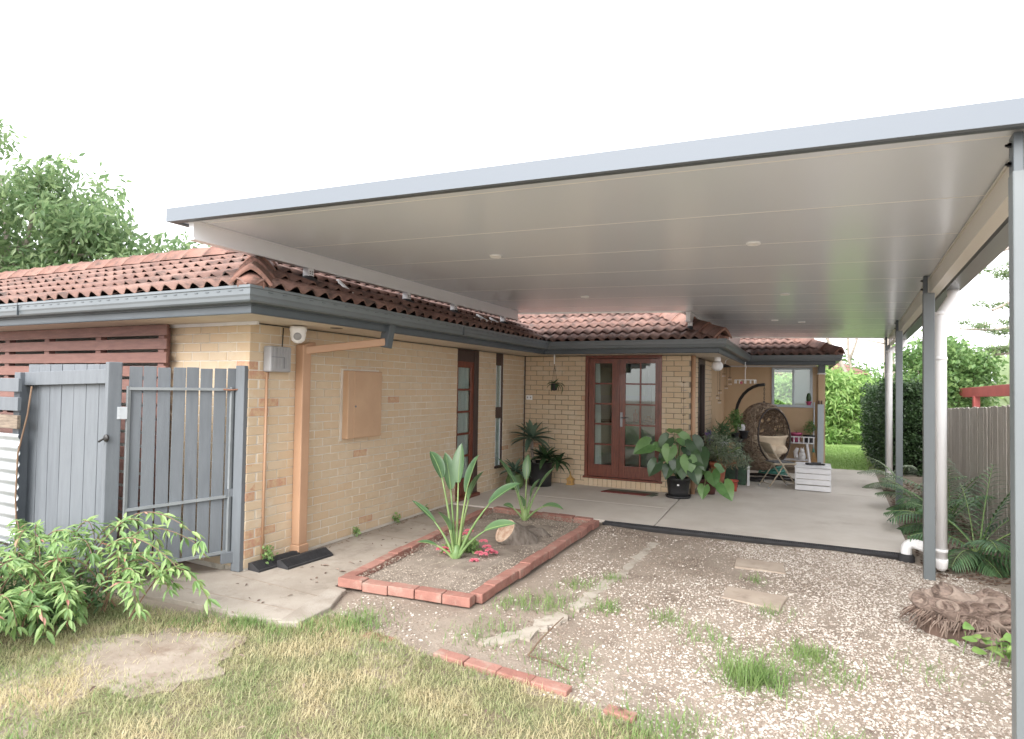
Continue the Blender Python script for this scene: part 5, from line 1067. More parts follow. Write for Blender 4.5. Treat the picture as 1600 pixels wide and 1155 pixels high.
# alcove plant shelf with pots
st = thing('plant_stand', 'dark stepped plant stand against the alcove wall', 'stand', (-1.3, 11.6, 0))
MB().box(-1.50, -.95, 11.3, 12.1, .74, .78).build('top', M_BPOT, st, bevel=.004); MB().box(-1.50, -1.0, 11.05, 11.28, .52, .55).build('shelf', M_WHITEP, st, bevel=.004)
for x in (-1.47, -.99):
    for y in (11.08, 12.06): MB().cb((x, y, .37), (.04, .04, .74)).build('leg', M_BPOT, st)
def shelfplant(lb, x, y, z, r, h, mp, ml, cl, per, L, W, nm='potted_plant'):
    t = thing(nm, lb, 'potted plant', (x, y, z), 'pot plants on the alcove stand'); pot(t, x, y, r*.8, r, h, mp, .015, z)
    foliage('leaves', clumps([(x+a, y+b_, z+h+c) for a, b_, c in cl], per, .10), L, W, ml, t, -.1); MB().tube([(x, y, z+h-.04), (x, y, z+h+.1)], .006, 5).build('stem', M_STEM, t)
shelfplant('spiky green plant in a patterned white pot on the alcove stand', -1.24, 11.15, .55, .09, .20, M_WHITEP, M_STREL, [(0, 0, .1), (-.08, 0, .12), (.08, 0, .14), (0, 0, .25)], 60, .16, .022)
shelfplant('dense dark bushy plant at the back of the alcove stand', -1.06, 11.5, .78, .07, .12, M_BPOT, M_MIDT, [(0, 0, .12), (.05, 0, .2), (-.05, 0, .22), (.02, 0, .32)], 120, .06, .02)
shelfplant('purple flowering plant beside the brown door edge on the stand', -1.44, 11.1, .55, .06, .12, M_WHITEP, M_GREYL, [(0, 0, .1), (0, 0, .2)], 60, .06, .018)
pf_ = foliage('purple_flowers', clumps([(-1.44, 11.05, .86), (-1.40, 11.02, .78)], 50, .06), .05, .025, M_PURP, bpy.data.objects['potted_plant.002'], .2)
shelfplant('grey leafy plant hanging below the shelf of the alcove stand', -1.36, 10.98, .30, .08, .14, M_BPOT, M_GREYL, [(0, 0, .05), (.1, -.05, .08), (-.1, 0, .1), (.15, 0, .2), (-.05, -.05, .24)], 120, .07, .02)
kp = thing('black_planter', 'small black tapered pot with white patterned liner on the dark stand', 'pot', (-.96, 11.75, .78)); pot(kp, -.93, 11.8, .05, .08, .14, M_BPOT, .015, .78); MB().lathe([(.055, .90), (.07, .98), (.05, 1.03), (0, 1.03)], 14, (-.99, 11.95, 0)).build('patterned_liner', M_WHITEP, kp, True)
bk = thing('dark_storage_box', 'dark green storage box on the floor under the plant stand', 'box', (-1.1, 11.5, 0)); MB().box(-1.28, -.86, 11.35, 11.95, 0, .34).build('body', mat('dark_green_box', srgb(38, 60, 46), srgb(46, 92, 60), 14, .5), bk, bevel=.012); MB().box(-1.30, -.84, 11.33, 11.97, .342, .365).build('lid', M_BPOT, bk, bevel=.008)
tag(MB().box(-.84, -.80, 11.34, 11.36, 0, .33).box(-.842, -.798, 11.338, 11.362, .33, .342).build('white_paling_offcut', M_WHITEP, None, bevel=.003), 'short white board standing beside the dark storage box', 'board')

# ------------------------------------------------------------------ hanging egg chair and its stand
EC = Vector((-.63, 12.3, .80)); OD = Vector((.70, -.70, .10)).normalized()
es = thing('egg_chair_stand', 'black curved steel stand with chain for the hanging egg chair', 'stand', (-.75, 12.5, 0))
arc = []
for k in range(15):
    t = k/14; 
    if t < .45: arc.append((-1.10-.03*math.sin(t*3.4), 12.62-.10*t, .05+1.15*t/.45*.98))
    else:
        a = (t-.45)/.55*PI*.5; arc.append((-1.14+.52*(1-math.cos(a)), 12.575-.20*(1-math.cos(a)), 1.17+.60*math.sin(a)))
MB().tube(arc, .030, 10).build('arched_pole', M_BLACK, es, True)
MB().tube([(-1.10, 12.62, .03), (-1.15, 12.3, .03), (-1.0, 11.95, .03), (-.6, 11.85, .03)], .024, 8).tube([(-1.10, 12.62, .03), (-.7, 12.75, .03), (-.2, 12.55, .03), (-.05, 12.1, .03)], .024, 8).tube([(-1.0, 12.1, .03), (-.5, 12.3, .03), (.0, 12.3, .03)], .024, 8).build('base_frame', M_BLACK, es, True)
MB().tube([(-1.06, 12.5, .50), (-.95, 12.2, .05)], .022, 8).tube([(-1.10, 12.6, .42), (-1.14, 12.3, .04)], .022, 8).build('brace', M_BLACK, es, True)
ch = MB()
for k in range(9):
    c = Vector((-.62, 12.375-.007*k, 1.765-.042*k)); a0 = (k % 2)*PI/2; ch.tube([c+Vector((.012*math.cos(a0)*math.cos(a), .012*math.sin(a0)*math.cos(a), .026*math.sin(a))) for a in [2*PI*i/8 for i in range(9)]], .0045, 5, False)
ch.build('chain', M_BLACK, es)
eg = thing('egg_chair', 'brown woven wicker egg chair hanging from the black stand', 'chair', (-.63, 12.3, .2))
def egg(th, ph_, k=1): return EC+Vector((.46*k*math.sin(th)*math.cos(ph_), .44*k*math.sin(th)*math.sin(ph_), .62*k*math.cos(th)+(.03*math.sin(th))))
def opened(p): n = (p-EC); n = Vector((n.x/.46, n.y/.44, n.z/.62)).normalized(); return n.dot(OD) > .60
b = MB(); random.seed(8)
for s_ in range(850):
    th = math.acos(random.uniform(-.97, .97)); pa_ = random.uniform(0, 2*PI); da, db = random.gauss(0, .12), random.gauss(0, .16); pts = []; kk = random.uniform(.985, 1.01)
    for i in range(9):
        p = egg(min(max(th, .05), 3.09), pa_, kk)
        if opened(p): break
        pts.append(p); th += da*.6; pa_ += db*.6/max(.3, math.sin(min(max(th, .05), 3.09))); da += random.gauss(0, .05); db += random.gauss(0, .06)
    if len(pts) > 2: b.tube(pts, .009, 4, False)
b.build('wicker_shell', M_WICK, eg)
x1 = OD.cross(Vector((0, 0, 1))).normalized(); y1 = x1.cross(OD); rim = []
for k in range(41):
    a = 2*PI*k/40; n = (OD*.60+(x1*math.cos(a)+y1*math.sin(a))*.80); rim.append(EC+Vector((n.x*.46, n.y*.44, n.z*.62)))
MB().tube(rim, .016, 8, False).build('rim', mat('dark_wicker_rim', srgb(56, 42, 36), rough=.5), eg, True)
MB().tube([(EC.x, EC.y, EC.z+.61), (-.62, 12.315, 1.45)], .02, 8).build('hanger', M_BLACK, eg)
cu_ = thing('seat_cushion', 'thick tufted cream cushion inside the wicker egg chair', 'cushion', (-.5, 12.2, .4))
b = MB(); NU, NV = 14, 10
for i in range(NU+1):
    for j in range(NV+1):
        u, v_ = i/NU, j/NV; th = 1.55+v_*1.25; pa_ = R(-45)+(u-.5)*R(215); p = egg(th, pa_, .90-.15*abs(math.sin(u*PI*5))*0-.05+.05*math.cos(u*10*PI)*math.sin(v_*PI)); 
        if v_ < .08: p = egg(th, pa_, .97)
        if opened(p): p = p-OD*.06
        b.v.append(tuple(p))
b.f = [(i*(NV+1)+j, i*(NV+1)+j+1, (i+1)*(NV+1)+j+1, (i+1)*(NV+1)+j) for i in range(NU) for j in range(NV)]; b.mi = [0]*len(b.f)
co = b.build('back_pad', M_CUSH, cu_, True); m_ = co.modifiers.new('s', 'SOLIDIFY'); m_.thickness = .05; m_.offset = 0; m_ = co.modifiers.new('d', 'SUBSURF'); m_.levels = 1; m_.render_levels = 1
for k, (dx, dy, dz_, sx) in enumerate(((.20, -.20, -.22, .17), (.10, -.26, -.20, .16), (.26, -.08, -.20, .16), (.12, -.10, -.27, .2), (-.02, -.2, -.1, .15))):
    T = Matrix.Translation(EC+Vector((dx, dy, dz_))) @ Matrix.Rotation(.5*k, 4, 'Z') @ Matrix.Rotation(.35, 4, 'X')
    MB().lathe([(sx*math.sin(a)**.7, .085*-math.cos(a)) for a in [PI*i/10 for i in range(1, 10)]]+[(0, .075)], 14, (0, 0, 0), T).build('tuft', M_CUSH, cu_, True)

# folding chair
fc = thing('folding_chair', 'beige metal folding chair standing in front of the egg chair', 'chair', (-.35, 11.4, 0))
FT = Matrix.Translation((-.36, 11.45, 0)) @ Matrix.Rotation(R(28), 4, 'Z')       # local -y faces the camera's right, back at -x
def fp(x, y, z): return FT @ Vector((x, y, z))
for s_, nm in ((-1, 0), (1, 0)):
    MB().tube([fp(.26, .20*s_, .01), fp(.02, .20*s_, .36), fp(-.16, .20*s_, .62), fp(-.22, .19*s_, .74)], .0115, 8).build('front_leg', M_CHAIR, fc, True)
    MB().tube([fp(-.24, .18*s_, .01), fp(-.05, .18*s_, .28), fp(.02, .18*s_, .40), fp(.04, .18*s_, .43)], .0105, 8).build('rear_leg', M_CHAIR, fc, True)
    for x in (.26, -.24): MB().tube([fp(x, (.20 if x > 0 else .18)*s_, .0), fp(x*.97, (.20 if x > 0 else .18)*s_, .03)], .014, 8).build('foot', M_GREYBOX, fc)
MB().tube([fp(-.20, -.18, .07), fp(-.20, .18, .07)], .008, 6).tube([fp(.20, -.2, .09), fp(.20, .2, .09)], .008, 6).build('cross_bar', M_CHAIR, fc)
MB().box(-.16, .24, -.19, .19, .405, .43, FT).build('seat', M_CHAIR, fc, bevel=.01); MB().box(-.14, .22, -.17, .17, .431, .447, FT).build('seat_pad', M_SEATG, fc, bevel=.008)
b = MB(); 
for i in range(11):
    yy = -.19+.38*i/10; bow = -.04*(1-(yy/.19)**2)
    for (dx, z) in ((-.135, .585), (-.225, .765)): p = fp(dx+bow, yy, z-(.012*(abs(yy)/.19)**4 if z > .7 else 0)); b.v.append(tuple(p))
b.f = [(2*i, 2*i+1, 2*i+3, 2*i+2) for i in range(10)]; b.mi = [0]*10
o = b.build('backrest', M_CHAIR, fc, True); m_ = o.modifiers.new('s', 'SOLIDIFY'); m_.thickness = .012

# white crate and the things on it
ct = thing('white_crate', 'white painted slatted timber crate used as a side table', 'crate', (.19, 11.6, 0))
CT = Matrix.Translation((.19, 11.62, 0)) @ Matrix.Rotation(R(-1), 4, 'Z')
for k in range(4):
    z0 = .012+k*.0925; z0 += (.006 if k else 0)
    MB().box(-.26, .26, -.37, -.355, z0, z0+.083, CT).build('slat', M_WHITEP, ct, bevel=.003); MB().box(-.26, .26, .355, .37, z0, z0+.083, CT).build('slat', M_WHITEP, ct, bevel=.003)
for x in (-.262, .262): MB().box(x-.008, x+.008, -.352, .352, .012, .385, CT).build('end_panel', M_WHITEP, ct, bevel=.003)
for k in range(4): MB().box(-.275, .275, -.372+k*.187, -.372+k*.187+.182, .386, .40, CT).build('top_slat', M_WHITEP, ct, bevel=.003)
tg = thing('pruning_gloves', 'dark gloves and pruning tool lying on the white crate', 'tool', (.2, 11.6, .4))
MB().cb((.20, 11.62, .418), (.24, .12, .03), .5).cb((.30, 11.60, .42), (.15, .06, .03), -.3).build('glove', M_BPOT, tg, bevel=.01); MB().tube([(.12, 11.55, .425), (.2, 11.58, .44), (.31, 11.66, .435)], .012, 6).build('tool_handle', M_BLACK, tg)
tag(MB().cb((.36, 11.62, .404), (.12, .16, .006), .2).build('white_card', M_WHITE), 'white card lying at the right end of the crate', 'card')

# white bench shelf, pots on it, squirrel, broom, boards, hose
wb = thing('white_potting_shelf', 'white narrow potting shelf with slatted rail under the alcove window', 'shelf', (-.12, 14.35, 0))
MB().box(-.52, .26, 14.2, 14.5, .555, .57).build('shelf_board', M_WHITEP, wb); MB().box(-.53, .27, 14.17, 14.19, .68, .70).box(-.50, .25, 14.17, 14.19, .55, .57).build('rail', M_WHITEP, wb)
for k in range(9): MB().box(-.51+k*.093, -.485+k*.093, 14.172, 14.188, .57, .68).build('slat', M_WHITEP, wb)
for s_, x in ((-1, -.40), (1, .12)): MB().bar((x, 14.2, .555), (x+.07*s_, 14.16, .0), .06, .025).build('leg', M_WHITEP, wb); MB().bar((x, 14.48, .555), (x+.07*s_, 14.5, .0), .06, .025).build('leg', M_WHITEP, wb)
MB().box(-.45, .18, 14.18, 14.48, .19, .205).build('lower_shelf', M_WHITEP, wb)
for (x, lb, mp, ml, h, cl) in ((-.36, 'low dark plant in a black pot at the left of the white shelf', M_BPOT, M_DARKL, .14, [(0, 0, .02), (.1, 0, .03), (-.08, 0, .03)]), (-.09, 'bright magenta pot in the middle of the white potting shelf', M_MAGENTA, M_TREEL, .20, [(0, 0, -.02)]), (.16, 'feathery green plant in a black pot at the right of the white shelf', M_BPOT, M_MIDT, .16, [(0, 0, .08), (.08, 0, .15), (-.05, 0, .14), (.03, 0, .24)])):
    t = thing('potted_plant', lb, 'potted plant', (x, 14.33, .57), 'pots on the white shelf'); pot(t, x, 14.33, .08, .11, h, mp, .04, .57); foliage('leaves', clumps([(x+a, 14.33+b_, .57+h+c) for a, b_, c in cl], 90 if mp is not M_MAGENTA else 20, .07), .05, .014, ml, t, -.2)
sq = thing('squirrel_statue', 'white squirrel ornament on the lower board of the potting shelf', 'statue', (0, 14.3, .2))
MB().lathe([(0, .205), (.06, .21), (.075, .27), (.055, .35), (.03, .39), (0, .395)], 14, (.03, 14.26, 0)).build('body', M_WHITE, sq, True); MB().lathe([(0, -.05), (.035, -.035), (.045, 0), (.03, .04), (0, .05)], 12, (.03, 14.21, .40)).build('head', M_WHITE, sq, True)
for s_ in (-1, 1): MB().lathe([(.012, 0), (.010, .02), (0, .04)], 8, (.03+.022*s_, 14.215, .435)).build('ear', M_WHITE, sq)
MB().tube([(-.02, 14.3, .22), (-.085, 14.3, .27), (-.095, 14.29, .36), (-.06, 14.29, .43), (-.03, 14.29, .42)], [.03, .045, .05, .04, .02], 10).build('tail', M_WHITE, sq, True); MB().tube([(.04, 14.2, .31), (.06, 14.16, .32), (.03, 14.15, .33)], .014, 6).build('paw', M_WHITE, sq)
br = thing('straw_broom', 'straw broom with pale handle leaning against the alcove wall end', 'broom', (.24, 14.3, 0))
MB().tube([(.26, 14.48, 1.42), (.245, 14.30, .42)], .011, 8).build('handle', M_BLUEG, br, True)
b = MB(); random.seed(2)
for k in range(120): u = random.uniform(-1, 1); v_ = random.uniform(-1, 1); b.tube([(.245+.012*u, 14.30+.01*v_, .42), (.25+.03*u, 14.28+.015*v_, .30), (.25+.075*u, 14.26+.025*v_, .10+random.uniform(0, .05))], .0035, 4, False)
b.build('bristles', M_STRAW, br); MB().tube([(.245, 14.30, .45), (.246, 14.295, .37)], [.016, .026], 8).build('binding', M_TEAL, br)
tag(MB().bar((.375, 14.42, .0), (.385, 14.47, 1.38), .115, .03, (0, -1, 0)).build('leaning_board', M_BLUEG, None, bevel=.003), 'pale blue-grey board leaning upright against the alcove end post', 'board')
for k, (x, lb) in enumerate(((.345, 'short dark stick standing behind the pale leaning board'), (.40, 'second dark stick standing behind the pale leaning board'))): tag(MB().tube([(x, 14.49, .02), (x+.004, 14.495, 1.46)], .014, 6).build('garden_stake', M_BROWN), lb, 'stake', 'stakes behind the leaning board')
hz = thing('garden_hose', 'coiled teal garden hose on the floor behind the folding chair', 'hose', (-.5, 12.9, 0)); b = MB(); pts = []
for k in range(90): a = k*.42; pts.append((-.50+(.26-.0009*k)*math.cos(a), 12.95+.18*math.sin(a), .03+.0018*k+.012*math.sin(a*1.7)))
b.tube(pts, .015, 6).build('coil', M_TEAL, hz, True)
tag(MB().box(-1.0, .20, 13.55, 13.75, .0, .11).box(-1.0, .20, 13.5, 13.8, .11, .13).build('timber_sleeper', M_WEATH, None, bevel=.006), 'long pale timber step lying along the alcove behind the chairs', 'timber')
mt_ = thing('pot_on_sill', 'pink pot with a dark cactus on the alcove window sill', 'potted plant', (.17, 14.53, 1.33)); pot(mt_, .155, 14.54, .035, .05, .08, M_MAGENTA, .02, 1.355); MB().lathe([(.0, 1.42), (.045, 1.45), (.05, 1.52), (.03, 1.6), (0, 1.62)], 10, (.155, 14.54, 0)).build('cactus', M_HEDGE, mt_, True)

# things hanging under the alcove eave
dk = thing('peg_airer', 'white plastic peg hanger hung from the alcove gutter', 'clothes airer', (-.96, 12.4, 1.8))
b = MB().tube([(-.96, 12.4, 2.2), (-.96, 12.4, 2.12), (-.945, 12.4, 2.09), (-.96, 12.4, 2.06), (-.96, 12.4, 1.86)], .006, 6).build('hook', M_WHITE, dk)
MB().tube([(-.96+.19*math.cos(a), 12.4+.13*math.sin(a), 1.855) for a in [2*PI*k/20 for k in range(21)]], .007, 6, False).tube([(-1.15, 12.4, 1.855), (-.77, 12.4, 1.855)], .006, 6).tube([(-.96, 12.27, 1.855), (-.96, 12.53, 1.855)], .006, 6).build('frame', M_WHITE, dk)
for k in range(12):
    a = 2*PI*k/12; x, y = -.96+.19*math.cos(a), 12.4+.13*math.sin(a); MB().box(x-.006, x+.006, y-.01, y+.01, 1.785, 1.85).build('peg', M_WHITE, dk)
MB().cb((-1.03, 12.38, 1.80), (.05, .04, .05)).build('pink_peg', M_PINK, dk, bevel=.01)
wc = thing('wind_chime', 'dark spiral wind chime with small glass drops under the alcove eave', 'wind chime', (-1.2, 11.0, 1.9))
MB().lathe([(.11, 2.05), (.06, 2.085), (.02, 2.10), (0, 2.11)], 8, (-1.18, 11.0, 0)).build('canopy', M_BLACK, wc); MB().tube([(-1.18, 11.0, 2.10), (-1.17, 10.99, 2.16), (-1.11, 10.97, 2.2), (-1.09, 10.96, 2.25), (-1.11, 10.96, 2.28)], .005, 5).build('hook', M_WHITE, wc)
for k, (dx, dy, z) in enumerate(((-.02, .02, 1.93), (.08, -.02, 1.87), (.08, .05, 1.79), (.02, .03, 1.72), (-.08, .0, 1.64), (-.12, .04, 1.55), (-.08, -.05, 1.47))):
    x, y = -1.18+dx, 11.0+dy; MB().lathe([(0, z), (.03, z), (.03, z+.008), (0, z+.008)], 10, (x, y, 0)).build('tier', M_BLACK, wc); MB().tube([(x, y, z), (x, y, 2.06)], .002, 4).build('cord', M_BROWN, wc)
    for s_ in (-.02, .0, .02): MB().lathe([(0, z-.045), (.005, z-.035), (0, z-.02)], 6, (x+s_, y, 0)).build('glass_drop', M_WHITE, wc)
wm = thing('bird_mobile', 'string of tiny hanging bird charms on the brick corner beside the door', 'mobile', (-1.66, 9.88, 1.5)); MB().tube([(-1.68, 9.87, 1.80), (-1.675, 9.87, .90)], .002, 4).build('cord', M_BROWN, wm)
for k in range(7): z = 1.76-.13*k; MB().leaf((-1.69+.012*(k % 2), 9.868, z), (.8, -.1, .4), (0, 0, 1), .06, .02, .4, .4, 3).leaf((-1.68, 9.866, z), (-.6, 0, .6), (0, 0, 1), .03, .018, .4, .4, 2).build('charm', M_BROWN if k % 2 == 0 else M_GREYBOX, wm)

# offcuts left on the roof
for (pts, lb) in (([(-4.05, 4.75, 2.57), (-4.3, 4.82, 2.73)], 'white pipe offcut lying on the roof tiles near the first bracket'), ([(-4.08, 7.05, 2.60), (-4.02, 7.7, 2.585)], 'white frame strip lying on the tiles past the third bracket'), ([(-4.05, 7.62, 2.6), (-4.26, 7.72, 2.70)], 'white cross strip lying on the tiles above the side door'), ([(-4.04, 7.95, 2.6), (-4.24, 8.1, 2.69)], 'white strip lying on the tiles before the last bracket')):
    tag(MB().bar(pts[0], pts[1], .03, .02).build('white_offcut', M_PVC), lb, 'offcut', 'offcuts left on the roof')

# ------------------------------------------------------------------ palms by the fence
def frond(p, az, el, L, nl, ll, m, t, seed, bend=1.0):
    random.seed(seed); p = Vector(p); a = R(az); h = Vector((math.cos(a), math.sin(a), 0)); d = h*math.cos(R(el))+Vector((0, 0, math.sin(R(el)))); n = 14; pts = []; ds = []
    for i in range(n+1): pts.append(p.copy()); ds.append(d.copy()); p = p+d*(L/n); d = (d-Vector((0, 0, bend/n))).normalized()
    b = MB(); b.cur = 1; b.tube(pts, [.009-.0005*i for i in range(n+1)], 5, False); b.cur = 0
    for i in range(nl):
        f = .14+.86*i/(nl-1); k = min(int(f*n), n-1); q_ = pts[k].lerp(pts[k+1], f*n-k); dd_ = ds[k]; sd_ = dd_.cross(Vector((0, 0, 1))).normalized()
        for s_ in (-1, 1):
            l = ll*math.sin(PI*(.18+.8*f))**.6; b.leaf(q_, (sd_*s_*.85+dd_*(.55+.5*f)+Vector((0, 0, .22))), (0, 0, 1), l*random.uniform(.9, 1.1), .022, .9, .15, 3)
    b.build('frond', [m, M_STEM], t)
def palm(label, x, y, fr, ll=.26, m=M_PALM, g='palms along the fence'):
    t = thing('dwarf_palm', label, 'palm', (x, y, 0), g); k = 0
    for (az, el, L, bd) in fr: frond((x+.02*math.cos(k*2), y+.02*math.sin(k*2), .05), az, el, L, 17, ll, m, t, 30+k+int(x*100), bd); k += 1
    MB().tube([(x, y, -.05), (x, y, .10)], [.05, .035], 8).build('trunk', M_STEM, t, True)
palm('bushy palm at the fence just right of the white downpipe', 1.60, 7.55, [(345, 55, .85, 1.3), (300, 35, .75, 1.3), (320, 15, .62, 1.0), (270, 50, .7, 1.4), (20, 60, .8, 1.2), (90, 65, .9, 1.2), (160, 60, .75, 1.2), (200, 45, .7, 1.3), (240, 30, .6, 1.3), (60, 75, .95, .9), (330, 75, .9, 1.0), (285, 8, .5, .8)])
palm('palm between the second and third posts behind the slab edge', 1.55, 8.9, [(180, 40, .65, 1.2), (215, 40, .75, 1.3), (250, 50, .8, 1.3), (150, 60, .7, 1.2), (90, 70, .8, 1), (300, 60, .9, 1.3), (340, 60, .9, 1.2), (200, 15, .55, .8), (270, 70, .95, 1.1), (235, 12, .6, .8)])
palm('taller palm against the fence behind the front palm', 1.75, 9.6, [(250, 70, 1.1, 1.2), (300, 65, 1.1, 1.3), (200, 60, .9, 1.2), (340, 70, 1.0, 1.2), (90, 70, 1.0, 1.0), (225, 45, .8, 1.2), (275, 50, .95, 1.3)])
palm('farther palm beside the third grey post', 1.52, 10.3, [(190, 45, .6, 1.2), (220, 55, .75, 1.3), (250, 40, .75, 1.3), (280, 60, .85, 1.2), (160, 60, .6, 1.2), (310, 60, .9, 1.2), (205, 15, .5, .8)])
palm('blue-green palm at the far corner of the slab by the last post', 1.55, 12.4, [(180, 45, .7, 1.2), (220, 50, .8, 1.3), (250, 40, .8, 1.2), (150, 60, .7, 1.1), (275, 55, .9, 1.2), (200, 20, .6, .9)], .24, M_GREYL)

# ------------------------------------------------------------------ hedge, bushes and trees
def tree(name, label, base, trunk, crown, per, rad, L, W, ml, group, droop=.5, mb=M_BARK, cat='tree', tr=.12, limbs=True):
    t = thing(name, label, cat, base, group); bx, by, bz = base; b = MB(); top = Vector(trunk)
    b.tube([(bx, by, bz-.2), Vector((bx, by, bz)).lerp(top, .4)+Vector((.06, .04, 0)), Vector((bx, by, bz)).lerp(top, .75), top], [tr*1.25, tr, tr*.8, tr*.5], 10)
    b.build('trunk', mb, t, True)
    if limbs:
        b = MB(); bb = Vector(base)
        for c in crown[::max(1, len(crown)//26)]:
            c = Vector(c); f = random.uniform(.45, .95); s_ = bb.lerp(top, f); mid = s_.lerp(c, .5)+Vector((0, 0, random.uniform(-.1, .25))); b.tube([s_, mid, c], [tr*.38, tr*.25, tr*.08], 5, False)
        b.build('limbs', mb, t, True)
    foliage('crown', clumps(crown, per, rad), L, W, ml, t, droop, .35); return t
random.seed(31)
def ball(c, rad, n, sq=1.0):
    out = []
    while len(out) < n:
        p = Vector([random.uniform(-1, 1) for _ in range(3)])
        if .25 < p.length < 1: out.append((c[0]+p.x*rad[0], c[1]+p.y*rad[1], c[2]+p.z*rad[2]))
    return out
cl = ball((-17.2, 6.6, 5.2), (2.5, 2.5, 2.7), 52)+ball((-15.4, 8.1, 5.0), (1.9, 1.9, 1.5), 32)+ball((-14.2, 9.0, 4.3), (1.3, 1.5, 1.3), 24)+ball((-16.6, 7.2, 3.2), (2.6, 2.2, 1.4), 26)+ball((-18.6, 5.3, 5.6), (2.2, 2.2, 2.0), 24)
tree('leafy_tree', 'large spreading leafy tree behind the tiled roof at the left', (-16.2, 7.2, 0), (-15.8, 7.5, 4.8), cl, 175, .55, .20, .07, M_TREEL, None, .9, tr=.2)
hc = [(random.uniform(1.55, 2.5), random.uniform(14.75, 19), random.uniform(.1, 1.85)) for _ in range(200)]+[(random.uniform(1.55, 2.5), 14.8, random.uniform(.05, 1.85)) for _ in range(110)]+[(1.58, random.uniform(14.75, 19), random.uniform(.05, 1.85)) for _ in range(90)]
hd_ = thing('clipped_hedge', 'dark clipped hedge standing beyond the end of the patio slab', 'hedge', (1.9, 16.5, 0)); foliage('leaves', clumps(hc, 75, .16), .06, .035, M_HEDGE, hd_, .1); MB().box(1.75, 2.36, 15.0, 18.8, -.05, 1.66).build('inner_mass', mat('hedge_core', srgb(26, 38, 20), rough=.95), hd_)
b = MB()
for k in range(12): b.tube([(1.9, 14.9+k*.33, -.1), (1.9, 14.9+k*.33, 1.2)], .03, 5)
b.build('stems', M_BARK, hd_)
bc = [(random.uniform(-.6, 2.2), random.uniform(21.8, 23.5), random.uniform(.15, 2.3)) for _ in range(130)]
bs = [c for c in bc if c[2] < 2.4-.35*abs(c[0]-.6)]
tree('lush_bush', 'lush bright green bush at the back of the lawn beyond the patio', (.7, 22.6, 0), (.7, 22.6, 1.4), bs, 150, .42, .22, .06, M_BAMB, None, .7, cat='bush', tr=.05)
tree('lush_bush', 'second bright bush behind the house end seen through the alcove window', (-1.4, 23.0, 0), (-1.4, 23.0, 1.3), ball((-1.4, 23, 1.2), (1.3, 1, 1.1), 44), 120, .4, .2, .06, M_BAMB, None, .7, cat='bush', tr=.05)
tree('garden_tree', 'bright leafy tree above the hedge between the grey posts', (2.8, 17.2, 0), (2.8, 17.2, 2.0), ball((2.7, 17.0, 2.1), (.85, .8, .85), 44)+ball((3.4, 16.6, 1.8), (.6, .6, .8), 20), 130, .3, .11, .06, M_MIDT, 'trees beyond the fence', .3, tr=.07)
tree('garden_tree', 'green tree over the fence just right of the white downpipe', (3.7, 19, 0), (3.7, 19, 2.0), ball((3.6, 19, 2.0), (.75, 1, .95), 40)+ball((3.4, 18.6, 1.6), (.6, .6, .7), 16), 130, .34, .12, .06, M_MIDT, 'trees beyond the fence', .3, tr=.08)
tree('garden_tree', 'pale green shrubbery low behind the red pergola', (6.5, 21, 0), (6.5, 21, 1.2), ball((6.2, 21, 1.1), (2.6, 1, .9), 60), 110, .4, .14, .06, M_BANANA, 'trees beyond the fence', .3, tr=.06, cat='shrub')
tree('garden_tree', 'dense tree behind the ridge glimpsed under the carport roof', (-3.7, 22, 0), (-3.7, 22, 3.2), ball((-3.7, 22, 3.8), (1.8, 1.4, 1.0), 50), 150, .45, .13, .07, M_MIDT, None, .3, tr=.1)
# distant tree line behind the lawn
for k, (x, y, h, lb) in enumerate(((4.6, 30, 2.2, 'far low tree right of the grey trunk behind the hedge'), (.5, 33, 3.2, 'far tree behind the lush bush left of the bare trunks'), (9, 33, 2.2, 'far tree behind the banana plant at the right'), (13.5, 34, 2.3, 'far tree at the right edge behind the red pergola'), (2.6, 36, 2.9, 'far tree behind the bare leaning trunk'), (-3.0, 34, 2.8, 'far tree behind the house end'))):
    tree('distant_tree', lb, (x, y, 0), (x, y, h*.6), ball((x, y, h*.62), (2.4, 1.5, h*.42), 46), 90, .6, .2, .1, M_MIDT, 'distant trees behind the lawn', .3, tr=.1)
# bare grey trunks behind the hedge
bt = thing('bare_tree', 'pale grey leaning tree with bare branches behind the lawn', 'tree', (2.17, 24.55, -0.401))
MB().tube([(2.23, 24.8, -0.649), (1.92, 24.8, 1.34), (1.24, 24.8, 2.82), (0.682, 24.8, 3.94), (0.434, 24.8, 5.06)], [.11, .09, .07, .05, .03], 9).build('trunk', M_BARK, bt, True)
MB().tube([(1.86, 24.8, 1.58), (1.55, 24.8, 2.82), (1.51, 24.8, 4.06), (1.43, 24.8, 5.3)], [.06, .045, .035, .025], 8).tube([(1.55, 24.8, 2.7), (1.8, 24.92, 3.44), (1.86, 24.92, 4.44)], [.05, .04, .02], 6).tube([(0.769, 24.8, 3.69), (1.24, 24.8, 3.88), (1.98, 24.92, 3.57), (2.48, 24.8, 3.75)], [.03, .022, .015, .006], 5).tube([(0.992, 24.8, 3.32), (0.496, 24.8, 3.32), (0, 24.8, 3.69)], [.03, .02, .008], 5).tube([(1.49, 24.8, 3.57), (1.12, 24.8, 4.44), (0.868, 24.8, 4.93)], [.03, .02, .008], 5).build('branches', M_BARK, bt, True)
bt2 = thing('bare_tree', 'straight stout grey trunk rising behind the hedge beside the last post', 'tree', (2.79, 24.68, -0.401)); MB().tube([(2.79, 24.8, -0.649), (2.81, 24.8, 2.08), (2.75, 24.8, 4.56), (2.85, 24.8, 8.28)], [.2, .17, .15, .1], 10).build('trunk', M_BARK, bt2, True)
b = MB()
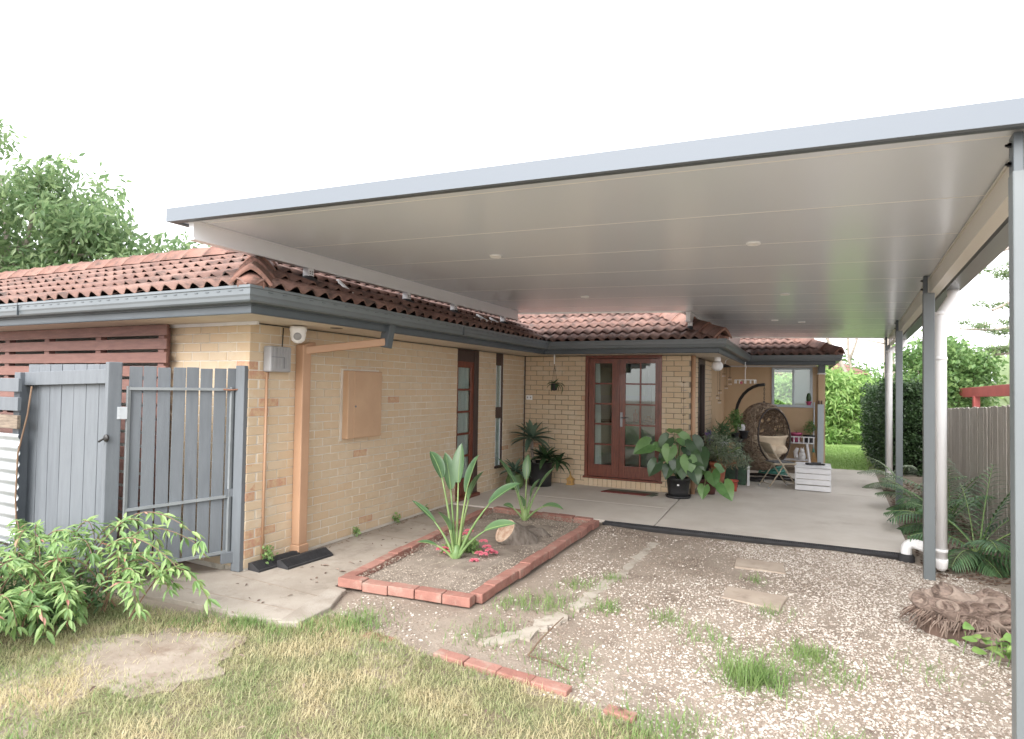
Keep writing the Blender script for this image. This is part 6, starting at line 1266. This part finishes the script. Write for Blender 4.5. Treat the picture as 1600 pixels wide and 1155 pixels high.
for (z, dx, dz_) in ((3.0, -1.0, .2), (3.5, -1.3, .5), (4.4, 1.4, .8), (5, -1.5, 1), (5.5, 1.2, 1.2)): b.tube([(2.79, 24.8, z*1.24-.4), (2.79+dx*.6, 24.9, z*1.24-.4+dz_*.85), (2.79+dx*1.2, 25, z*1.24-.4+dz_*1.2)], [.04, .025, .008], 5)
b.build('branches', M_BARK, bt2, True)
foliage('crown', clumps(ball((2.85, 24.8, 9.02), (1.8, 1.6, 1.3), 30), 90, .4), .14, .05, M_FEATH, bt2, .4)
# feathery tree reaching in from the right
ft = thing('feathery_tree', 'feathery tree with spreading branches reaching in above the fence at right', 'tree', (8.2, 17.5, 0))
MB().tube([(8.2, 17.5, -.2), (8.1, 17.5, 2.2), (7.8, 17.4, 4.0), (7.3, 17.3, 5.2)], [.24, .2, .16, .1], 10).build('trunk', M_BARK, ft, True)
br_ = [[(8.1, 17.5, 2.8), (6.2, 17.3, 3.3), (4.9, 17.1, 3.25), (3.9, 17.0, 3.1), (3.3, 17, 3.15)], [(7.9, 17.4, 3.4), (6.2, 17.3, 4.2), (4.8, 17.1, 4.0), (3.9, 17.0, 3.55)], [(7.6, 17.4, 4.3), (6.2, 17.2, 4.9), (5.0, 17, 5.2), (4.0, 16.9, 4.85), (3.3, 16.9, 4.4)], [(7.4, 17.3, 5), (6.0, 17.2, 5.8), (4.8, 17, 6.0)], [(8.1, 17.5, 2.4), (6.4, 17.3, 2.7), (5.2, 17.2, 2.9), (4.4, 17.1, 2.6), (3.6, 17.1, 2.5)], [(8, 17.5, 3), (9.5, 17.4, 4), (11, 17.2, 4.6)]]
b = MB(); lc = []
for P_ in br_: b.tube(P_, [.07-.012*i for i in range(len(P_))], 6, False)
for c in ((3.55, 17, 3.25), (4.0, 17, 3.1), (4.4, 17.1, 3.3), (3.9, 17, 2.7), (4.2, 17.1, 2.68), (3.7, 17, 2.48), (4.7, 17.1, 2.6), (4.0, 17, 3.65), (4.5, 17, 4.0), (4.9, 17, 4.15), (5.2, 17, 4.4), (4.6, 17, 3.75), (4.3, 17, 4.55), (4.8, 17, 4.9), (5.2, 17, 4.9), (4.1, 16.9, 4.3), (4.75, 17, 2.9), (5.1, 17.1, 3.2), (5.4, 17.2, 3.5), (5.5, 17, 5.4), (6.2, 17.1, 5.0), (6.0, 17, 4.2), (6.3, 17.2, 3.4), (6.8, 17.2, 5.6), (7.5, 17, 5.8), (8.2, 17, 5.2), (9.2, 17, 4.6), (10.4, 17, 4.9), (5.8, 17.1, 2.9), (7.0, 17.1, 4.4), (4.95, 17, 4.6)):
    for k in range(4): lc.append((c[0]+random.gauss(0, .16), c[1]+random.gauss(0, .2), c[2]+random.gauss(0, .05)))
for c in lc[::4]: b.tube([c, (c[0]+.35, c[1]+.02, c[2]+.08)], [.006, .014], 4, False)
b.build('branches', M_BARK, ft, True); foliage('crown', clumps(lc, 75, (.20, .20, .07)), .07, .03, M_FEATH, ft, .1)
bn = thing('banana_plant', 'broad pale banana leaves standing beyond the red pergola', 'plant', (4.6, 19.5, 0)); MB().tube([(4.9, 19.5, -.1), (4.9, 19.5, 1.6)], [.12, .09], 8).build('stem', M_STEM, bn, True)
for (az, el, L, W_, bd) in ((185, 78, 1.7, .42, .5), (170, 60, 1.8, .3, 1.9), (20, 68, 1.8, .3, 1.6), (350, 50, 1.7, .3, 1.6), (80, 80, 1.9, .3, .6), (200, 25, 1.5, .35, 1.2), (330, 20, 1.5, .35, 1.2), (10, 82, 1.9, .22, .5)):
    a = R(az); MB().leaf((4.9, 19.5, 1.35), (math.cos(a)*math.cos(R(el)), math.sin(a)*math.cos(R(el))-.2, math.sin(R(el))), (0, -.8, .6), L, W_, bd, .15, 9, strel_shape).build('leaf', M_BANANA, bn, True)
# neighbour's house behind the lawn
nh = thing('neighbour_house', 'neighbouring house with red tiled roof behind the bright bush', 'house', (-2, 32, 0))
MB().box(-8, 2.2, 30, 38, 0, 2.4).build('wall', M_TANW, nh)
b = MB(); b.add([(-8.5, 29.5, 2.4), (2.7, 29.5, 2.4), (2.7, 38.5, 2.4), (-8.5, 38.5, 2.4), (-5, 34, 4.2), (-.8, 34, 4.2)], [(0, 1, 5, 4), (1, 2, 5), (2, 3, 4, 5), (3, 0, 4)]); rf_ = b.build('roof', M_CAP, nh)
for k in range(9):
    f = (k+.5)/9; MB().bar((-8.5+3.5*f, 29.5+4.5*f-.02, 2.41+1.8*f), (2.7-3.5*f, 29.5+4.5*f-.02, 2.41+1.8*f), .06, .05).build('tile_course', M_TILE, rf_)
for x in (-6.5, -3.5, -.5): w_ = MB().box(x, x+1.4, 29.95, 30.0, 1.0, 2.0).build('window', M_WHITEP, nh); MB().box(x+.08, x+1.32, 29.93, 29.949, 1.08, 1.92).build('pane', M_STONE, w_)
